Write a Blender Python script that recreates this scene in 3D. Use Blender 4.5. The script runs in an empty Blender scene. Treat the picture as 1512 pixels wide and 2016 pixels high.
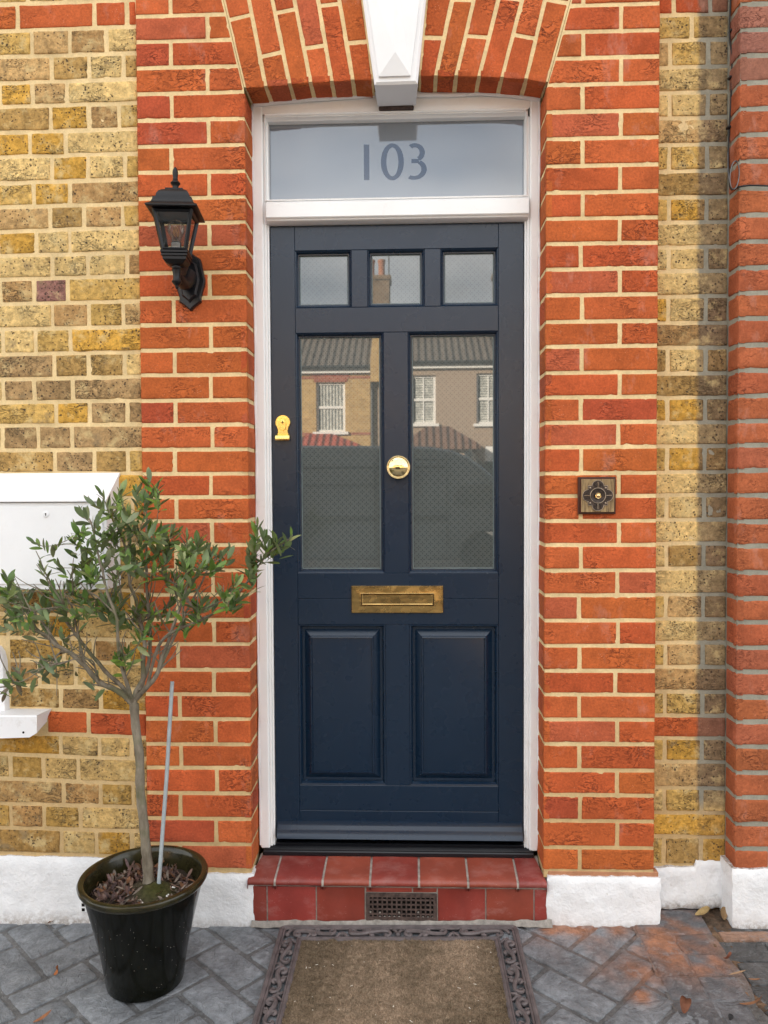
import bpy, math, random
import numpy as np
from math import radians, sin, cos, pi, sqrt

random.seed(7)
RNG = np.random.default_rng(11)
scene = bpy.context.scene
COL = scene.collection

# ------------------------------------------------------------------ camera
F = 1514.0
CAM = np.array([0.0, -2.24, 1.30])
YAW, PITCH, ROLL = radians(1.969), radians(1.953), radians(-0.306)
_f = np.array([-sin(YAW) * cos(PITCH), cos(YAW) * cos(PITCH), -sin(PITCH)])
_r0 = np.array([cos(YAW), sin(YAW), 0.0])
_u0 = np.cross(_r0, _f)
CR = cos(ROLL) * _r0 + sin(ROLL) * _u0
CU = -sin(ROLL) * _r0 + cos(ROLL) * _u0
CF = _f
cam = bpy.data.cameras.new('camera')
cam_o = bpy.data.objects.new('camera', cam)
COL.objects.link(cam_o)
cam.sensor_fit = 'VERTICAL'
cam.sensor_height = 36.0
cam.lens = 36.0 * F / 2016.0
cam.clip_start = 0.02
cam.clip_end = 800
import mathutils
_m = mathutils.Matrix(((CR[0], CU[0], -CF[0], CAM[0]), (CR[1], CU[1], -CF[1], CAM[1]),
                       (CR[2], CU[2], -CF[2], CAM[2]), (0, 0, 0, 1)))
cam_o.matrix_world = _m
scene.camera = cam_o

# ------------------------------------------------------------------ light
SUN_EL, SUN_AZ = radians(19), radians(-42)       # azimuth from +y (behind the house) towards -x
world = bpy.data.worlds.new('World')
scene.world = world
world.use_nodes = True
wn = world.node_tree
wn.nodes.clear()
def wnode(t, **k):
    n = wn.nodes.new(t)
    for a, b in k.items():
        setattr(n, a, b)
    return n
sky = wnode('ShaderNodeTexSky', sky_type='NISHITA', sun_disc=False, sun_elevation=SUN_EL,
            sun_rotation=SUN_AZ, air_density=1.0, dust_density=1.6, ozone_density=1.0)
tc = wnode('ShaderNodeTexCoord')
mp = wnode('ShaderNodeMapping')
mp.inputs['Scale'].default_value = (1.0, 1.0, 2.6)
nz = wnode('ShaderNodeTexNoise')
nz.inputs['Scale'].default_value = 2.3
nz.inputs['Detail'].default_value = 7
nz.inputs['Roughness'].default_value = 0.58
rp = wnode('ShaderNodeValToRGB')
rp.color_ramp.elements[0].position = 0.34
rp.color_ramp.elements[0].color = (0.5, 0.5, 0.5, 1)
rp.color_ramp.elements[1].position = 0.62
nz2 = wnode('ShaderNodeTexNoise')
nz2.inputs['Scale'].default_value = 4.0
nz2.inputs['Detail'].default_value = 8
cr = wnode('ShaderNodeValToRGB')
cr.color_ramp.elements[0].position = 0.3
cr.color_ramp.elements[0].color = (2.9, 3.02, 3.2, 1)
cr.color_ramp.elements[1].position = 0.7
cr.color_ramp.elements[1].color = (7.5, 7.4, 7.2, 1)
mx = wnode('ShaderNodeMix', data_type='RGBA')
bg = wnode('ShaderNodeBackground')
bg.inputs['Strength'].default_value = 0.09
out = wnode('ShaderNodeOutputWorld')
L = wn.links.new
L(tc.outputs['Generated'], mp.inputs['Vector'])
L(mp.outputs['Vector'], nz.inputs['Vector'])
L(mp.outputs['Vector'], nz2.inputs['Vector'])
L(nz.outputs['Fac'], rp.inputs['Fac'])
L(nz2.outputs['Fac'], cr.inputs['Fac'])
L(rp.outputs['Color'], mx.inputs[0])
L(sky.outputs['Color'], mx.inputs[6])
L(cr.outputs['Color'], mx.inputs[7])
L(mx.outputs[2], bg.inputs['Color'])
L(bg.outputs['Background'], out.inputs['Surface'])
sun = bpy.data.lights.new('sun', 'SUN')
sun.energy = 5.0
sun.angle = radians(0.5)
sun.color = (1.0, 0.89, 0.74)
sun_o = bpy.data.objects.new('sun', sun)
COL.objects.link(sun_o)
_sd = mathutils.Vector((sin(SUN_AZ) * cos(SUN_EL), cos(SUN_AZ) * cos(SUN_EL), sin(SUN_EL)))
sun_o.rotation_euler = _sd.to_track_quat('Z', 'Y').to_euler()
sun_o.location = (-20, 30, 20)
scene.view_settings.view_transform = 'Standard'
scene.view_settings.look = 'None'
scene.view_settings.exposure = 2.38
scene.view_settings.gamma = 1.0
scene.render.engine = 'CYCLES'
scene.cycles.max_bounces = 8
scene.cycles.use_denoising = True

# ------------------------------------------------------------------ helpers
def ray(px, py):
    return CF + CR * ((px - 756) / F) - CU * ((py - 1008) / F)
def P(px, py, Y):
    """point of the plane y = Y seen at photo pixel (px, py)"""
    d = ray(px, py)
    return CAM + d * ((Y - CAM[1]) / d[1])
def gz(x):
    return 0.016 * max(-2.0, min(2.0, x))
def G(px, py, dz=0.0):
    z = 0.0
    d = ray(px, py)
    for _ in range(5):
        q = CAM + d * ((z - CAM[2]) / d[2])
        z = gz(q[0]) + dz
    return q
def A3(*v):
    return np.array(v, float)

def _hash(ix, iy, iz):
    h = (ix * 374761393 + iy * 668265263 + iz * 1274126177) & 0xffffffff
    h = ((h ^ (h >> 13)) * 1274126177) & 0xffffffff
    h = h ^ (h >> 16)
    return (h & 0xffff) / 65535.0
def vnoise(p):
    p = np.asarray(p, float)
    i = np.floor(p).astype(np.int64)
    f = p - i
    f = f * f * (3 - 2 * f)
    r = 0
    for dx in (0, 1):
        for dy in (0, 1):
            for dz in (0, 1):
                w = (f[..., 0] if dx else 1 - f[..., 0]) * (f[..., 1] if dy else 1 - f[..., 1]) * (f[..., 2] if dz else 1 - f[..., 2])
                r = r + w * _hash(i[..., 0] + dx, i[..., 1] + dy, i[..., 2] + dz)
    return r
def fbm(p, o=3):
    p = np.asarray(p, float)
    a, s, t = 1.0, 0.0, 0.0
    for k in range(o):
        s = s + a * vnoise(p + 17.3 * k)
        t += a
        a *= 0.5
        p = p * 2.03
    return s / t

class MB:
    """collects vertices, faces, vertex colours and material slots of ONE mesh object"""
    def __init__(s):
        s.v, s.f, s.c, s.m, s.n = [], [], [], [], 0
    def add(s, verts, faces, col=(1, 1, 1), mi=0):
        verts = np.asarray(verts, float).reshape(-1, 3)
        k = len(verts)
        c = np.asarray(col, float)
        if c.ndim == 1:
            c = np.tile(c[:3], (k, 1))
        s.v.append(verts)
        s.c.append(c)
        b = s.n
        for f in faces:
            s.f.append(tuple(int(i) + b for i in f))
            s.m.append(mi)
        s.n += k
    def grid(s, X, col=(1, 1, 1), mi=0, wrap=False):
        """X: (rows, cols, 3)"""
        r, c = X.shape[:2]
        F_ = []
        cc = c if wrap else c - 1
        for i in range(r - 1):
            for j in range(cc):
                k = (j + 1) % c
                F_.append((i * c + j, i * c + k, (i + 1) * c + k, (i + 1) * c + j))
        col = np.asarray(col, float)
        s.add(X.reshape(-1, 3), F_, col.reshape(-1, 3) if col.ndim == 3 else col, mi)
    def box(s, x0, x1, y0, y1, z0, z1, b=0.0, col=(1, 1, 1), mi=0):
        if x0 > x1: x0, x1 = x1, x0
        if y0 > y1: y0, y1 = y1, y0
        if z0 > z1: z0, z1 = z1, z0
        if b <= 0:
            V = [(x, y, z) for x in (x0, x1) for y in (y0, y1) for z in (z0, z1)]
            s.add(V, [(0, 1, 3, 2), (4, 6, 7, 5), (0, 4, 5, 1), (2, 3, 7, 6), (0, 2, 6, 4), (1, 5, 7, 3)], col, mi)
            return
        b = min(b, (x1 - x0) * .45, (y1 - y0) * .45, (z1 - z0) * .45)
        V, idx = [], {}
        X, Y_, Z = (x0, x1), (y0, y1), (z0, z1)
        for i in (0, 1):
            for j in (0, 1):
                for k in (0, 1):
                    sx, sy, sz = (1, -1)[i], (1, -1)[j], (1, -1)[k]
                    for a in range(3):
                        p = [X[i] + sx * b, Y_[j] + sy * b, Z[k] + sz * b]
                        p[a] = (X[i], Y_[j], Z[k])[a]
                        idx[(i, j, k, a)] = len(V)
                        V.append(p)
        Fc = []
        for a in range(3):
            for sd in (0, 1):
                q = []
                for (u, w) in ((0, 0), (1, 0), (1, 1), (0, 1)):
                    t = [0, 0, 0]
                    t[a] = sd
                    t[(a + 1) % 3] = u
                    t[(a + 2) % 3] = w
                    q.append(idx[(*t, a)])
                Fc.append(q if sd else q[::-1])
        for a in range(3):
            b_, c_ = (a + 1) % 3, (a + 2) % 3
            for u in (0, 1):
                for w in (0, 1):
                    t0 = [0, 0, 0]; t0[b_] = u; t0[c_] = w
                    t1 = list(t0); t1[a] = 1
                    q = [idx[(*t0, b_)], idx[(*t1, b_)], idx[(*t1, c_)], idx[(*t0, c_)]]
                    Fc.append(q if (u == w) else q[::-1])
        for i in (0, 1):
            for j in (0, 1):
                for k in (0, 1):
                    q = [idx[(i, j, k, a)] for a in range(3)]
                    Fc.append(q if (i + j + k) % 2 else q[::-1])
        s.add(V, Fc, col, mi)
    def nested(s, rects, cap=True, col=(1, 1, 1), mi=0):
        """rects: (x0, x1, z0, z1, y) rings joined one to the next, last one capped"""
        V, Fc = [], []
        for (x0, x1, z0, z1, y) in rects:
            V += [(x0, y, z0), (x1, y, z0), (x1, y, z1), (x0, y, z1)]
        for i in range(len(rects) - 1):
            for k in range(4):
                a, b = 4 * i + k, 4 * i + (k + 1) % 4
                Fc.append((a, b, b + 4, a + 4))
        if cap:
            n = 4 * (len(rects) - 1)
            Fc.append((n, n + 1, n + 2, n + 3))
        s.add(V, Fc, col, mi)
    def poly(s, pts, y0, y1, axis='y', bev=0.0, col=(1, 1, 1), mi=0):
        """prism of a 2-D outline (CCW) along an axis; front at y0"""
        pts = [np.array(p, float) for p in pts]
        n = len(pts)
        def mk(p, d):
            return (p[0], d, p[1]) if axis == 'y' else ((d, p[0], p[1]) if axis == 'x' else (p[0], p[1], d))
        rings = []
        if bev > 0:
            ins = []
            for i in range(n):
                a, b, c = pts[i - 1], pts[i], pts[(i + 1) % n]
                e1, e2 = (b - a), (c - b)
                n1 = np.array([-e1[1], e1[0]]) / (np.linalg.norm(e1) + 1e-9)
                n2 = np.array([-e2[1], e2[0]]) / (np.linalg.norm(e2) + 1e-9)
                m = n1 + n2
                m = m / max(0.35, (np.dot(m, m) / 2))
                ins.append(b + m * bev * .7)
            sg = 1 if y1 > y0 else -1
            rings.append([mk(p, y0) for p in ins])
            rings.append([mk(p, y0 + sg * bev) for p in pts])
        else:
            rings.append([mk(p, y0) for p in pts])
        rings.append([mk(p, y1) for p in pts])
        V = [v for r in rings for v in r]
        Fc = [tuple(range(n))]
        for i in range(len(rings) - 1):
            for k in range(n):
                a, b = i * n + k, i * n + (k + 1) % n
                Fc.append((a, a + n, b + n, b))
        Fc.append(tuple(reversed(range((len(rings) - 1) * n, len(rings) * n))))
        s.add(V, Fc, col, mi)
    def tube(s, pts, rad, n=8, col=(1, 1, 1), mi=0, closed=False, caps=True):
        pts = np.asarray(pts, float)
        m = len(pts)
        rad = np.full(m, rad) if np.isscalar(rad) else np.asarray(rad, float)
        T = np.gradient(pts, axis=0) if not closed else np.roll(pts, -1, 0) - np.roll(pts, 1, 0)
        T /= np.linalg.norm(T, axis=1)[:, None] + 1e-12
        up = A3(0, 0, 1) if abs(T[0][2]) < .9 else A3(1, 0, 0)
        R = []
        nrm = np.cross(T[0], up)
        nrm /= np.linalg.norm(nrm)
        for i in range(m):
            nrm = nrm - T[i] * np.dot(nrm, T[i])
            nrm /= np.linalg.norm(nrm) + 1e-12
            bi = np.cross(T[i], nrm)
            a = np.arange(n) * 2 * pi / n
            R.append(pts[i] + rad[i] * (np.cos(a)[:, None] * nrm + np.sin(a)[:, None] * bi))
        R = np.array(R)
        if closed:
            R = np.concatenate([R, R[:1]])
        s.grid(R, col, mi, wrap=True)
        if caps and not closed:
            b = s.n - m * n
            s.f.append(tuple(b + i for i in reversed(range(n)))); s.m.append(mi)
            s.f.append(tuple(b + (m - 1) * n + i for i in range(n))); s.m.append(mi)
    def lathe(s, prof, o, axis='z', n=32, col=(1, 1, 1), mi=0, caps=True):
        """prof: (radius, height) along axis; axis 'y-' points at the viewer"""
        R = []
        for (r, h) in prof:
            a = np.arange(n) * 2 * pi / n
            if axis == 'z':
                R.append(np.stack([o[0] + r * np.cos(a), o[1] + r * np.sin(a), np.full(n, o[2] + h)], 1))
            else:
                R.append(np.stack([o[0] + r * np.cos(a), np.full(n, o[1] - h), o[2] + r * np.sin(a)], 1))
        s.grid(np.array(R), col, mi, wrap=True)
        if caps:
            b = s.n - len(prof) * n
            s.f.append(tuple(b + i for i in reversed(range(n)))); s.m.append(mi)
            s.f.append(tuple(b + (len(prof) - 1) * n + i for i in range(n))); s.m.append(mi)
    def build(s, name, mats, parent=None, smooth=True, sharp=40, origin=None):
        v = np.concatenate(s.v)
        c = np.concatenate(s.c)
        if parent is not None:
            org = np.array(wloc(parent))
        elif origin is not None:
            org = np.array(origin, float)
        else:
            org = np.array([(v[:, 0].min() + v[:, 0].max()) / 2, (v[:, 1].min() + v[:, 1].max()) / 2, v[:, 2].min()])
        me = bpy.data.meshes.new(name)
        me.from_pydata((v - org).tolist(), [], s.f)
        if not isinstance(mats, (list, tuple)):
            mats = [mats]
        for m in mats:
            me.materials.append(m)
        me.polygons.foreach_set('material_index', s.m)
        if smooth:
            me.polygons.foreach_set('use_smooth', [True] * len(me.polygons))
        at = me.attributes.new('bcol', 'FLOAT_COLOR', 'POINT')
        at.data.foreach_set('color', np.concatenate([c, np.ones((len(c), 1))], 1).astype(np.float32).ravel())
        me.validate()
        if smooth:
            try:
                me.set_sharp_from_angle(angle=radians(sharp))
            except Exception:
                pass
        me.update()
        o = bpy.data.objects.new(name, me)
        COL.objects.link(o)
        if parent is not None:
            o.parent = parent
        else:
            o.location = org
        return o
WL = {}
def wloc(o):
    p = np.array(o.location, float)
    while o.parent is not None:
        o = o.parent
        p = p + np.array(o.location, float)
    return p
def tag(o, label=None, cat=None, group=None, kind=None):
    if label: o['label'] = label
    if cat: o['category'] = cat
    if group: o['group'] = group
    if kind: o['kind'] = kind
    return o
def thing(name, label, cat, loc=(0, 0, 0), group=None):
    o = bpy.data.objects.new(name, None)
    COL.objects.link(o)
    o.location = loc
    return tag(o, label, cat, group)
def copy_tree(o, parent=None):
    c = o.copy()
    COL.objects.link(c)
    if parent is not None:
        c.parent = parent
    for ch in list(o.children):
        copy_tree(ch, c)
    return c

# ------------------------------------------------------------------ materials
class NT:
    def __init__(s, name):
        s.mat = bpy.data.materials.new(name)
        s.mat.use_nodes = True
        s.t = s.mat.node_tree
        s.b = s.t.nodes['Principled BSDF']
        s.tc = s.t.nodes.new('ShaderNodeTexCoord')
        s.co = s.tc.outputs['Object']
    def n(s, t, **k):
        x = s.t.nodes.new(t)
        for a, b in k.items(): setattr(x, a, b)
        return x
    def put(s, sock, val):
        if hasattr(val, 'links') or hasattr(val, 'is_linked'):
            s.t.links.new(val, sock)
        elif isinstance(val, (tuple, list)) and len(val) == 3 and sock.type == 'RGBA':
            sock.default_value = (*val, 1)
        else:
            sock.default_value = val
    def noise(s, scale, detail=3, rough=.55, vec=None, dist=0, out='Fac'):
        x = s.n('ShaderNodeTexNoise')
        x.inputs['Scale'].default_value = scale
        x.inputs['Detail'].default_value = detail
        x.inputs['Roughness'].default_value = rough
        x.inputs['Distortion'].default_value = dist
        s.t.links.new(vec or s.co, x.inputs['Vector'])
        return x.outputs[out]
    def voro(s, scale, vec=None, feature='F1', out='Distance', rnd=1):
        x = s.n('ShaderNodeTexVoronoi', feature=feature)
        x.inputs['Scale'].default_value = scale
        x.inputs['Randomness'].default_value = rnd
        s.t.links.new(vec or s.co, x.inputs['Vector'])
        return x.outputs[out]
    def mapping(s, scale=(1, 1, 1), rot=(0, 0, 0), loc=(0, 0, 0), vec=None):
        x = s.n('ShaderNodeMapping')
        x.inputs['Scale'].default_value = scale
        x.inputs['Rotation'].default_value = rot
        x.inputs['Location'].default_value = loc
        s.t.links.new(vec or s.co, x.inputs['Vector'])
        return x.outputs['Vector']
    def ramp(s, fac, *stops):
        x = s.n('ShaderNodeValToRGB')
        e = x.color_ramp.elements
        while len(e) < len(stops): e.new(0.5)
        for i, (p, c) in enumerate(stops):
            e[i].position = p
            e[i].color = (c, c, c, 1) if not isinstance(c, (tuple, list)) else (*c, 1)
        s.t.links.new(fac, x.inputs['Fac'])
        return x.outputs['Color']
    def mix(s, fac, a, b, mode='MIX'):
        x = s.n('ShaderNodeMix', data_type='RGBA', blend_type=mode)
        s.put(x.inputs[0], fac)
        s.put(x.inputs[6], a)
        s.put(x.inputs[7], b)
        return x.outputs[2]
    def math(s, op, a, b=0.0, c=0.0, clamp=False):
        x = s.n('ShaderNodeMath', operation=op)
        x.use_clamp = clamp
        s.put(x.inputs[0], a); s.put(x.inputs[1], b); s.put(x.inputs[2], c)
        return x.outputs[0]
    def attr(s, name='bcol'):
        x = s.n('ShaderNodeAttribute')
        x.attribute_name = name
        return x.outputs['Color']
    def bump(s, h, strength=.5, dist=.002, prev=None):
        x = s.n('ShaderNodeBump')
        x.inputs['Strength'].default_value = strength
        x.inputs['Distance'].default_value = dist
        s.t.links.new(h, x.inputs['Height'])
        if prev is not None: s.t.links.new(prev, x.inputs['Normal'])
        return x.outputs['Normal']
    def fin(s, color=None, rough=.6, normal=None, metal=0, spec=.5, coat=0, coat_r=.1, ior=1.5):
        i = s.b.inputs
        if color is not None: s.put(i['Base Color'], color)
        s.put(i['Roughness'], rough)
        s.put(i['Metallic'], metal)
        s.put(i['Specular IOR Level'], spec)
        i['IOR'].default_value = ior
        i['Coat Weight'].default_value = coat
        i['Coat Roughness'].default_value = coat_r
        if normal is not None: s.t.links.new(normal, i['Normal'])
        return s.mat

def m_red():
    t = NT('red_brick')
    base = t.attr()
    c = t.mix(1.0, base, t.ramp(t.noise(14, 4, .6), (.3, .74), (.7, 1.18)), 'MULTIPLY')
    c = t.mix(1.0, c, t.ramp(t.noise(150, 4, .7), (.3, .76), (.7, 1.20)), 'MULTIPLY')
    # folds and creases of hand-made bricks, lying mostly along the brick
    v = t.mapping((1, 1, 2.2))
    n1 = t.noise(26, 5, .62, v, 1.6)
    cre = t.math('ABSOLUTE', t.math('SUBTRACT', n1, .5))
    cm = t.ramp(cre, (0.006, 0.0), (0.026, 1.0))
    where = t.ramp(t.noise(7, 3, .6), (.48, 0.0), (.64, 1.0))
    crease = t.math('MULTIPLY', t.math('SUBTRACT', 1.0, cm), where)
    c = t.mix(t.math('MULTIPLY', crease, .85), c, (.10, .022, .014))
    # dark specks, pale scuffs
    sp = t.ramp(t.voro(210), (.10, 1.0), (.2, 0.0))
    spw = t.ramp(t.noise(30, 2), (.52, 0.0), (.62, 1.0))
    c = t.mix(t.math('MULTIPLY', t.math('MULTIPLY', sp, spw), .75), c, (.10, .025, .02))
    ls = t.ramp(t.voro(150, t.mapping((1, 1, 1), loc=(3, 1, 5))), (.09, 1.0), (.19, 0.0))
    lw = t.ramp(t.noise(22, 2, vec=t.mapping(loc=(7, 2, 1))), (.56, 0.0), (.66, 1.0))
    c = t.mix(t.math('MULTIPLY', t.math('MULTIPLY', ls, lw), .65), c, (.72, .40, .27))
    eff = t.ramp(t.noise(7, 5, .7, t.mapping((1.6, 1, .7), loc=(2, 9, 4))), (.57, 0.0), (.72, .42))
    c = t.mix(eff, c, (.58, .30, .23))
    h = t.math('ADD', t.math('MULTIPLY', t.noise(90, 5, .65), .5), t.math('MULTIPLY', t.noise(320, 3), .22))
    h = t.math('SUBTRACT', h, t.math('MULTIPLY', crease, .9))
    h = t.math('SUBTRACT', h, t.math('MULTIPLY', t.math('MULTIPLY', sp, spw), .5))
    return t.fin(c, .9, t.bump(h, .75, .003), spec=.2)

def m_yellow():
    t = NT('stock_brick')
    base = t.attr()
    c = t.mix(1.0, base, t.ramp(t.noise(60, 6, .75), (.32, .50), (.68, 1.34)), 'MULTIPLY')
    pa = t.ramp(t.noise(19, 5, .7, t.mapping(loc=(4, 4, 1))), (.52, 0.0), (.66, .65))
    c = t.mix(pa, c, (.66, .51, .25))
    pb = t.ramp(t.noise(20, 4, .7, t.mapping(loc=(9, 1, 7))), (.58, 0.0), (.70, .7))
    c = t.mix(pb, c, (.26, .19, .105))
    pits = t.ramp(t.voro(105), (.16, 1.0), (.27, 0.0))
    pits2 = t.ramp(t.voro(52, t.mapping(loc=(1, 5, 2))), (.13, 1.0), (.19, 0.0))
    pw = t.ramp(t.noise(16, 2, vec=t.mapping(loc=(3, 3, 8))), (.40, 0.0), (.56, 1.0))
    pit = t.math('MULTIPLY', t.math('MAXIMUM', pits, pits2), pw)
    n1 = t.noise(24, 5, .65, t.mapping((1, 1, 2), loc=(6, 1, 1)), 2.0)
    cre = t.ramp(t.math('ABSOLUTE', t.math('SUBTRACT', n1, .5)), (.004, 1.0), (.026, 0.0))
    cw = t.ramp(t.noise(8, 2, vec=t.mapping(loc=(5, 0, 3))), (.50, 0.0), (.62, 1.0))
    cre = t.math('MULTIPLY', cre, cw)
    c = t.mix(t.math('MULTIPLY', pit, .85), c, (.055, .042, .035))
    c = t.mix(t.math('MULTIPLY', cre, .7), c, (.10, .075, .05))
    h = t.math('ADD', t.math('MULTIPLY', t.noise(70, 5, .7), .8), t.math('MULTIPLY', t.noise(260, 3), .25))
    h = t.math('SUBTRACT', h, t.math('MULTIPLY', pit, .8))
    h = t.math('SUBTRACT', h, t.math('MULTIPLY', cre, .7))
    return t.fin(c, .95, t.bump(h, .8, .004), spec=.15)

def m_mortar():
    t = NT('lime_mortar')
    c = t.mix(1.0, t.attr(), t.ramp(t.noise(13, 6, .7), (.3, .76), (.7, 1.10)), 'MULTIPLY')
    c = t.mix(1.0, c, t.ramp(t.noise(190, 3), (.3, .90), (.7, 1.06)), 'MULTIPLY')
    h = t.math('ADD', t.noise(45, 4, .6), t.math('MULTIPLY', t.noise(300, 2), .3))
    return t.fin(c, .95, t.bump(h, .45, .002), spec=.15)

def m_paint(name, col, rough=.35, spec=.5, grain=.0, dirt=0.0, dirt_col=(.35, .30, .22), coat=0):
    t = NT(name)
    c = t.mix(1.0, col, t.ramp(t.noise(6, 4), (.3, .95), (.7, 1.03)), 'MULTIPLY')
    if dirt:
        d = t.ramp(t.noise(24, 6, .7), (.57, 0.0), (.75, dirt))
        c = t.mix(d, c, dirt_col)
    h = t.noise(40, 3, .5, t.mapping((6, 6, .4)))
    r = t.ramp(t.noise(9, 3), (.3, rough * .88), (.7, min(1, rough * 1.12)))
    return t.fin(c, r, t.bump(h, max(grain, .02), .0012), spec=spec, coat=coat)

def m_plinth():
    t = NT('masonry_paint')
    c = t.mix(1.0, (.83, .835, .84), t.ramp(t.noise(12, 5, .65), (.25, .86), (.65, 1.02)), 'MULTIPLY')
    # worn chips and splash dirt of the plinth
    w = t.ramp(t.noise(38, 6, .75), (.66, 0.0), (.72, .8))
    c = t.mix(w, c, (.44, .36, .28))
    sx = t.n('ShaderNodeSeparateXYZ'); t.t.links.new(t.attr(), sx.inputs[0])
    c = t.mix(t.math('MULTIPLY', t.math('SUBTRACT', 1.0, sx.outputs[0]), t.ramp(t.noise(70, 6, .8), (.40, .1), (.58, 1.0))), c, (.28, .22, .17))
    h = t.math('ADD', t.noise(18, 6, .72), t.math('MULTIPLY', t.noise(90, 4), .4))
    h = t.math('SUBTRACT', h, t.math('MULTIPLY', w, .5))
    return t.fin(c, .75, t.bump(h, .75, .007), spec=.3)

def m_tile(name='red_quarry_tile', d0=.57, d1=.75, amt=.38):
    t = NT(name)
    c = t.mix(1.0, t.attr(), t.ramp(t.noise(9, 4, .6), (.3, .78), (.7, 1.2)), 'MULTIPLY')
    d = t.ramp(t.noise(15, 6, .72, t.mapping((.6, 1, 1))), (d0, 0.0), (d1, amt))
    c = t.mix(d, c, (.46, .27, .24))
    s = t.ramp(t.voro(140), (.05, .7), (.10, 0.0))
    c = t.mix(t.math('MULTIPLY', s, t.ramp(t.noise(20), (.5, 0.0), (.62, 1.0))), c, (.75, .6, .55))
    h = t.noise(60, 4, .6)
    r = t.ramp(t.noise(12, 4), (.3, .28), (.7, .55))
    return t.fin(c, r, t.bump(h, .25, .0015), spec=.45)

def m_paving():
    t = NT('printed_concrete')
    c = t.mix(1.0, t.attr(), t.ramp(t.noise(7, 5, .65), (.28, .66), (.72, 1.34)), 'MULTIPLY')
    c = t.mix(1.0, c, t.ramp(t.noise(45, 6, .75), (.32, .68), (.68, 1.36)), 'MULTIPLY')
    pale = t.ramp(t.noise(30, 6, .75, t.mapping(loc=(3, 7, 1))), (.54, 0.0), (.70, .5))
    c = t.mix(pale, c, (.36, .375, .39))
    sp = t.ramp(t.voro(52), (.030, 1.0), (.055, 0.0))
    c = t.mix(t.math('MULTIPLY', sp, .8), c, (.62, .60, .55))
    n1 = t.noise(9, 6, .7, None, .8)
    rid = t.ramp(t.math('ABSOLUTE', t.math('SUBTRACT', n1, .5)), (.0, 0.0), (.05, 1.0))
    h = t.math('ADD', t.math('MULTIPLY', t.noise(24, 7, .78), 1.2), t.math('MULTIPLY', rid, .35))
    r = t.ramp(t.noise(18, 4), (.3, .42), (.7, .75))
    return t.fin(c, r, t.bump(h, .9, .008), spec=.4)

def m_plain(name, col, rough=.6, spec=.4, metal=0, scale=30, var=.15, bstr=.2, bdist=.001, attr=False, ior=1.5):
    t = NT(name)
    c = t.mix(1.0, t.attr() if attr else col, t.ramp(t.noise(scale, 4, .6), (.3, 1 - var), (.7, 1 + var)), 'MULTIPLY')
    return t.fin(c, rough, t.bump(t.noise(scale * 3, 4, .6), bstr, bdist), metal=metal, spec=spec, ior=ior)

def m_brass(name, col, rough, tarn, tcol):
    t = NT(name)
    d = t.ramp(t.noise(26, 5, .65, t.mapping((.5, 1, 1.6)), .8), (.42, 0.0), (.66, tarn))
    c = t.mix(d, col, tcol)
    r = t.ramp(t.noise(30, 4), (.3, rough), (.7, rough * 2.0))
    return t.fin(c, r, t.bump(t.noise(80, 3), .05, .001), metal=1.0)

def m_glass_etched():
    t = NT('etched_glass')
    sx = t.n('ShaderNodeSeparateXYZ')
    t.t.links.new(t.co, sx.inputs[0])
    p = .0248
    def star(off):
        u = t.math('SUBTRACT', t.math('FRACT', t.math('ADD', t.math('DIVIDE', sx.outputs[0], p), off)), .5)
        v = t.math('SUBTRACT', t.math('FRACT', t.math('ADD', t.math('DIVIDE', sx.outputs[2], p), off)), .5)
        au, av = t.math('ABSOLUTE', u), t.math('ABSOLUTE', v)
        def arm(a, b):
            return t.math('MULTIPLY', t.math('LESS_THAN', a, .050),
                          t.math('MULTIPLY', t.math('GREATER_THAN', b, .09), t.math('LESS_THAN', b, .30)))
        dot = t.math('MULTIPLY', t.math('LESS_THAN', t.math('ABSOLUTE', t.math('SUBTRACT', au, .5)), .05),
                     t.math('LESS_THAN', av, .05))
        return t.math('MAXIMUM', arm(au, av), arm(av, au))
    st = t.math('MAXIMUM', star(0.0), star(.5))
    frost = t.mix(1.0, (.098, .110, .104), t.ramp(t.noise(5, 3), (.3, .9), (.7, 1.08)), 'MULTIPLY')
    c = t.mix(st, frost, (.044, .050, .049))
    return t.fin(c, .015, None, spec=.5, ior=2.05)

def m_glass_frost(name, col, ior=2.1):
    t = NT(name)
    return t.fin(col, .05, None, spec=.5, ior=ior)

def m_clear_glass(name, tint=(.92, .94, .93), gloss=.12):
    t = NT(name)
    nt = t.t
    nt.nodes.remove(t.b)
    tr = t.n('ShaderNodeBsdfTransparent'); tr.inputs[0].default_value = (*tint, 1)
    gl = t.n('ShaderNodeBsdfGlossy'); gl.inputs['Roughness'].default_value = .03
    fr = t.n('ShaderNodeLayerWeight'); fr.inputs[0].default_value = .35
    mxs = t.n('ShaderNodeMixShader')
    k = t.math('ADD', t.math('MULTIPLY', fr.outputs['Fresnel'], .6), gloss * .3, clamp=True)
    nt.links.new(k, mxs.inputs[0]); nt.links.new(tr.outputs[0], mxs.inputs[1]); nt.links.new(gl.outputs[0], mxs.inputs[2])
    nt.links.new(mxs.outputs[0], nt.nodes['Material Output'].inputs['Surface'])
    return t.mat

def m_leaf():
    t = NT('olive_leaf')
    g = t.n('ShaderNodeNewGeometry')
    c = t.mix(1.0, t.attr(), t.ramp(t.noise(60, 3), (.3, .8), (.7, 1.2)), 'MULTIPLY')
    c = t.mix(g.outputs['Backfacing'], c, t.mix(.5, c, (.20, .235, .15)))
    m = t.fin(c, .42, None, spec=.4)
    t.b.inputs['Subsurface Weight'].default_value = 0.0
    return m

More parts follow.
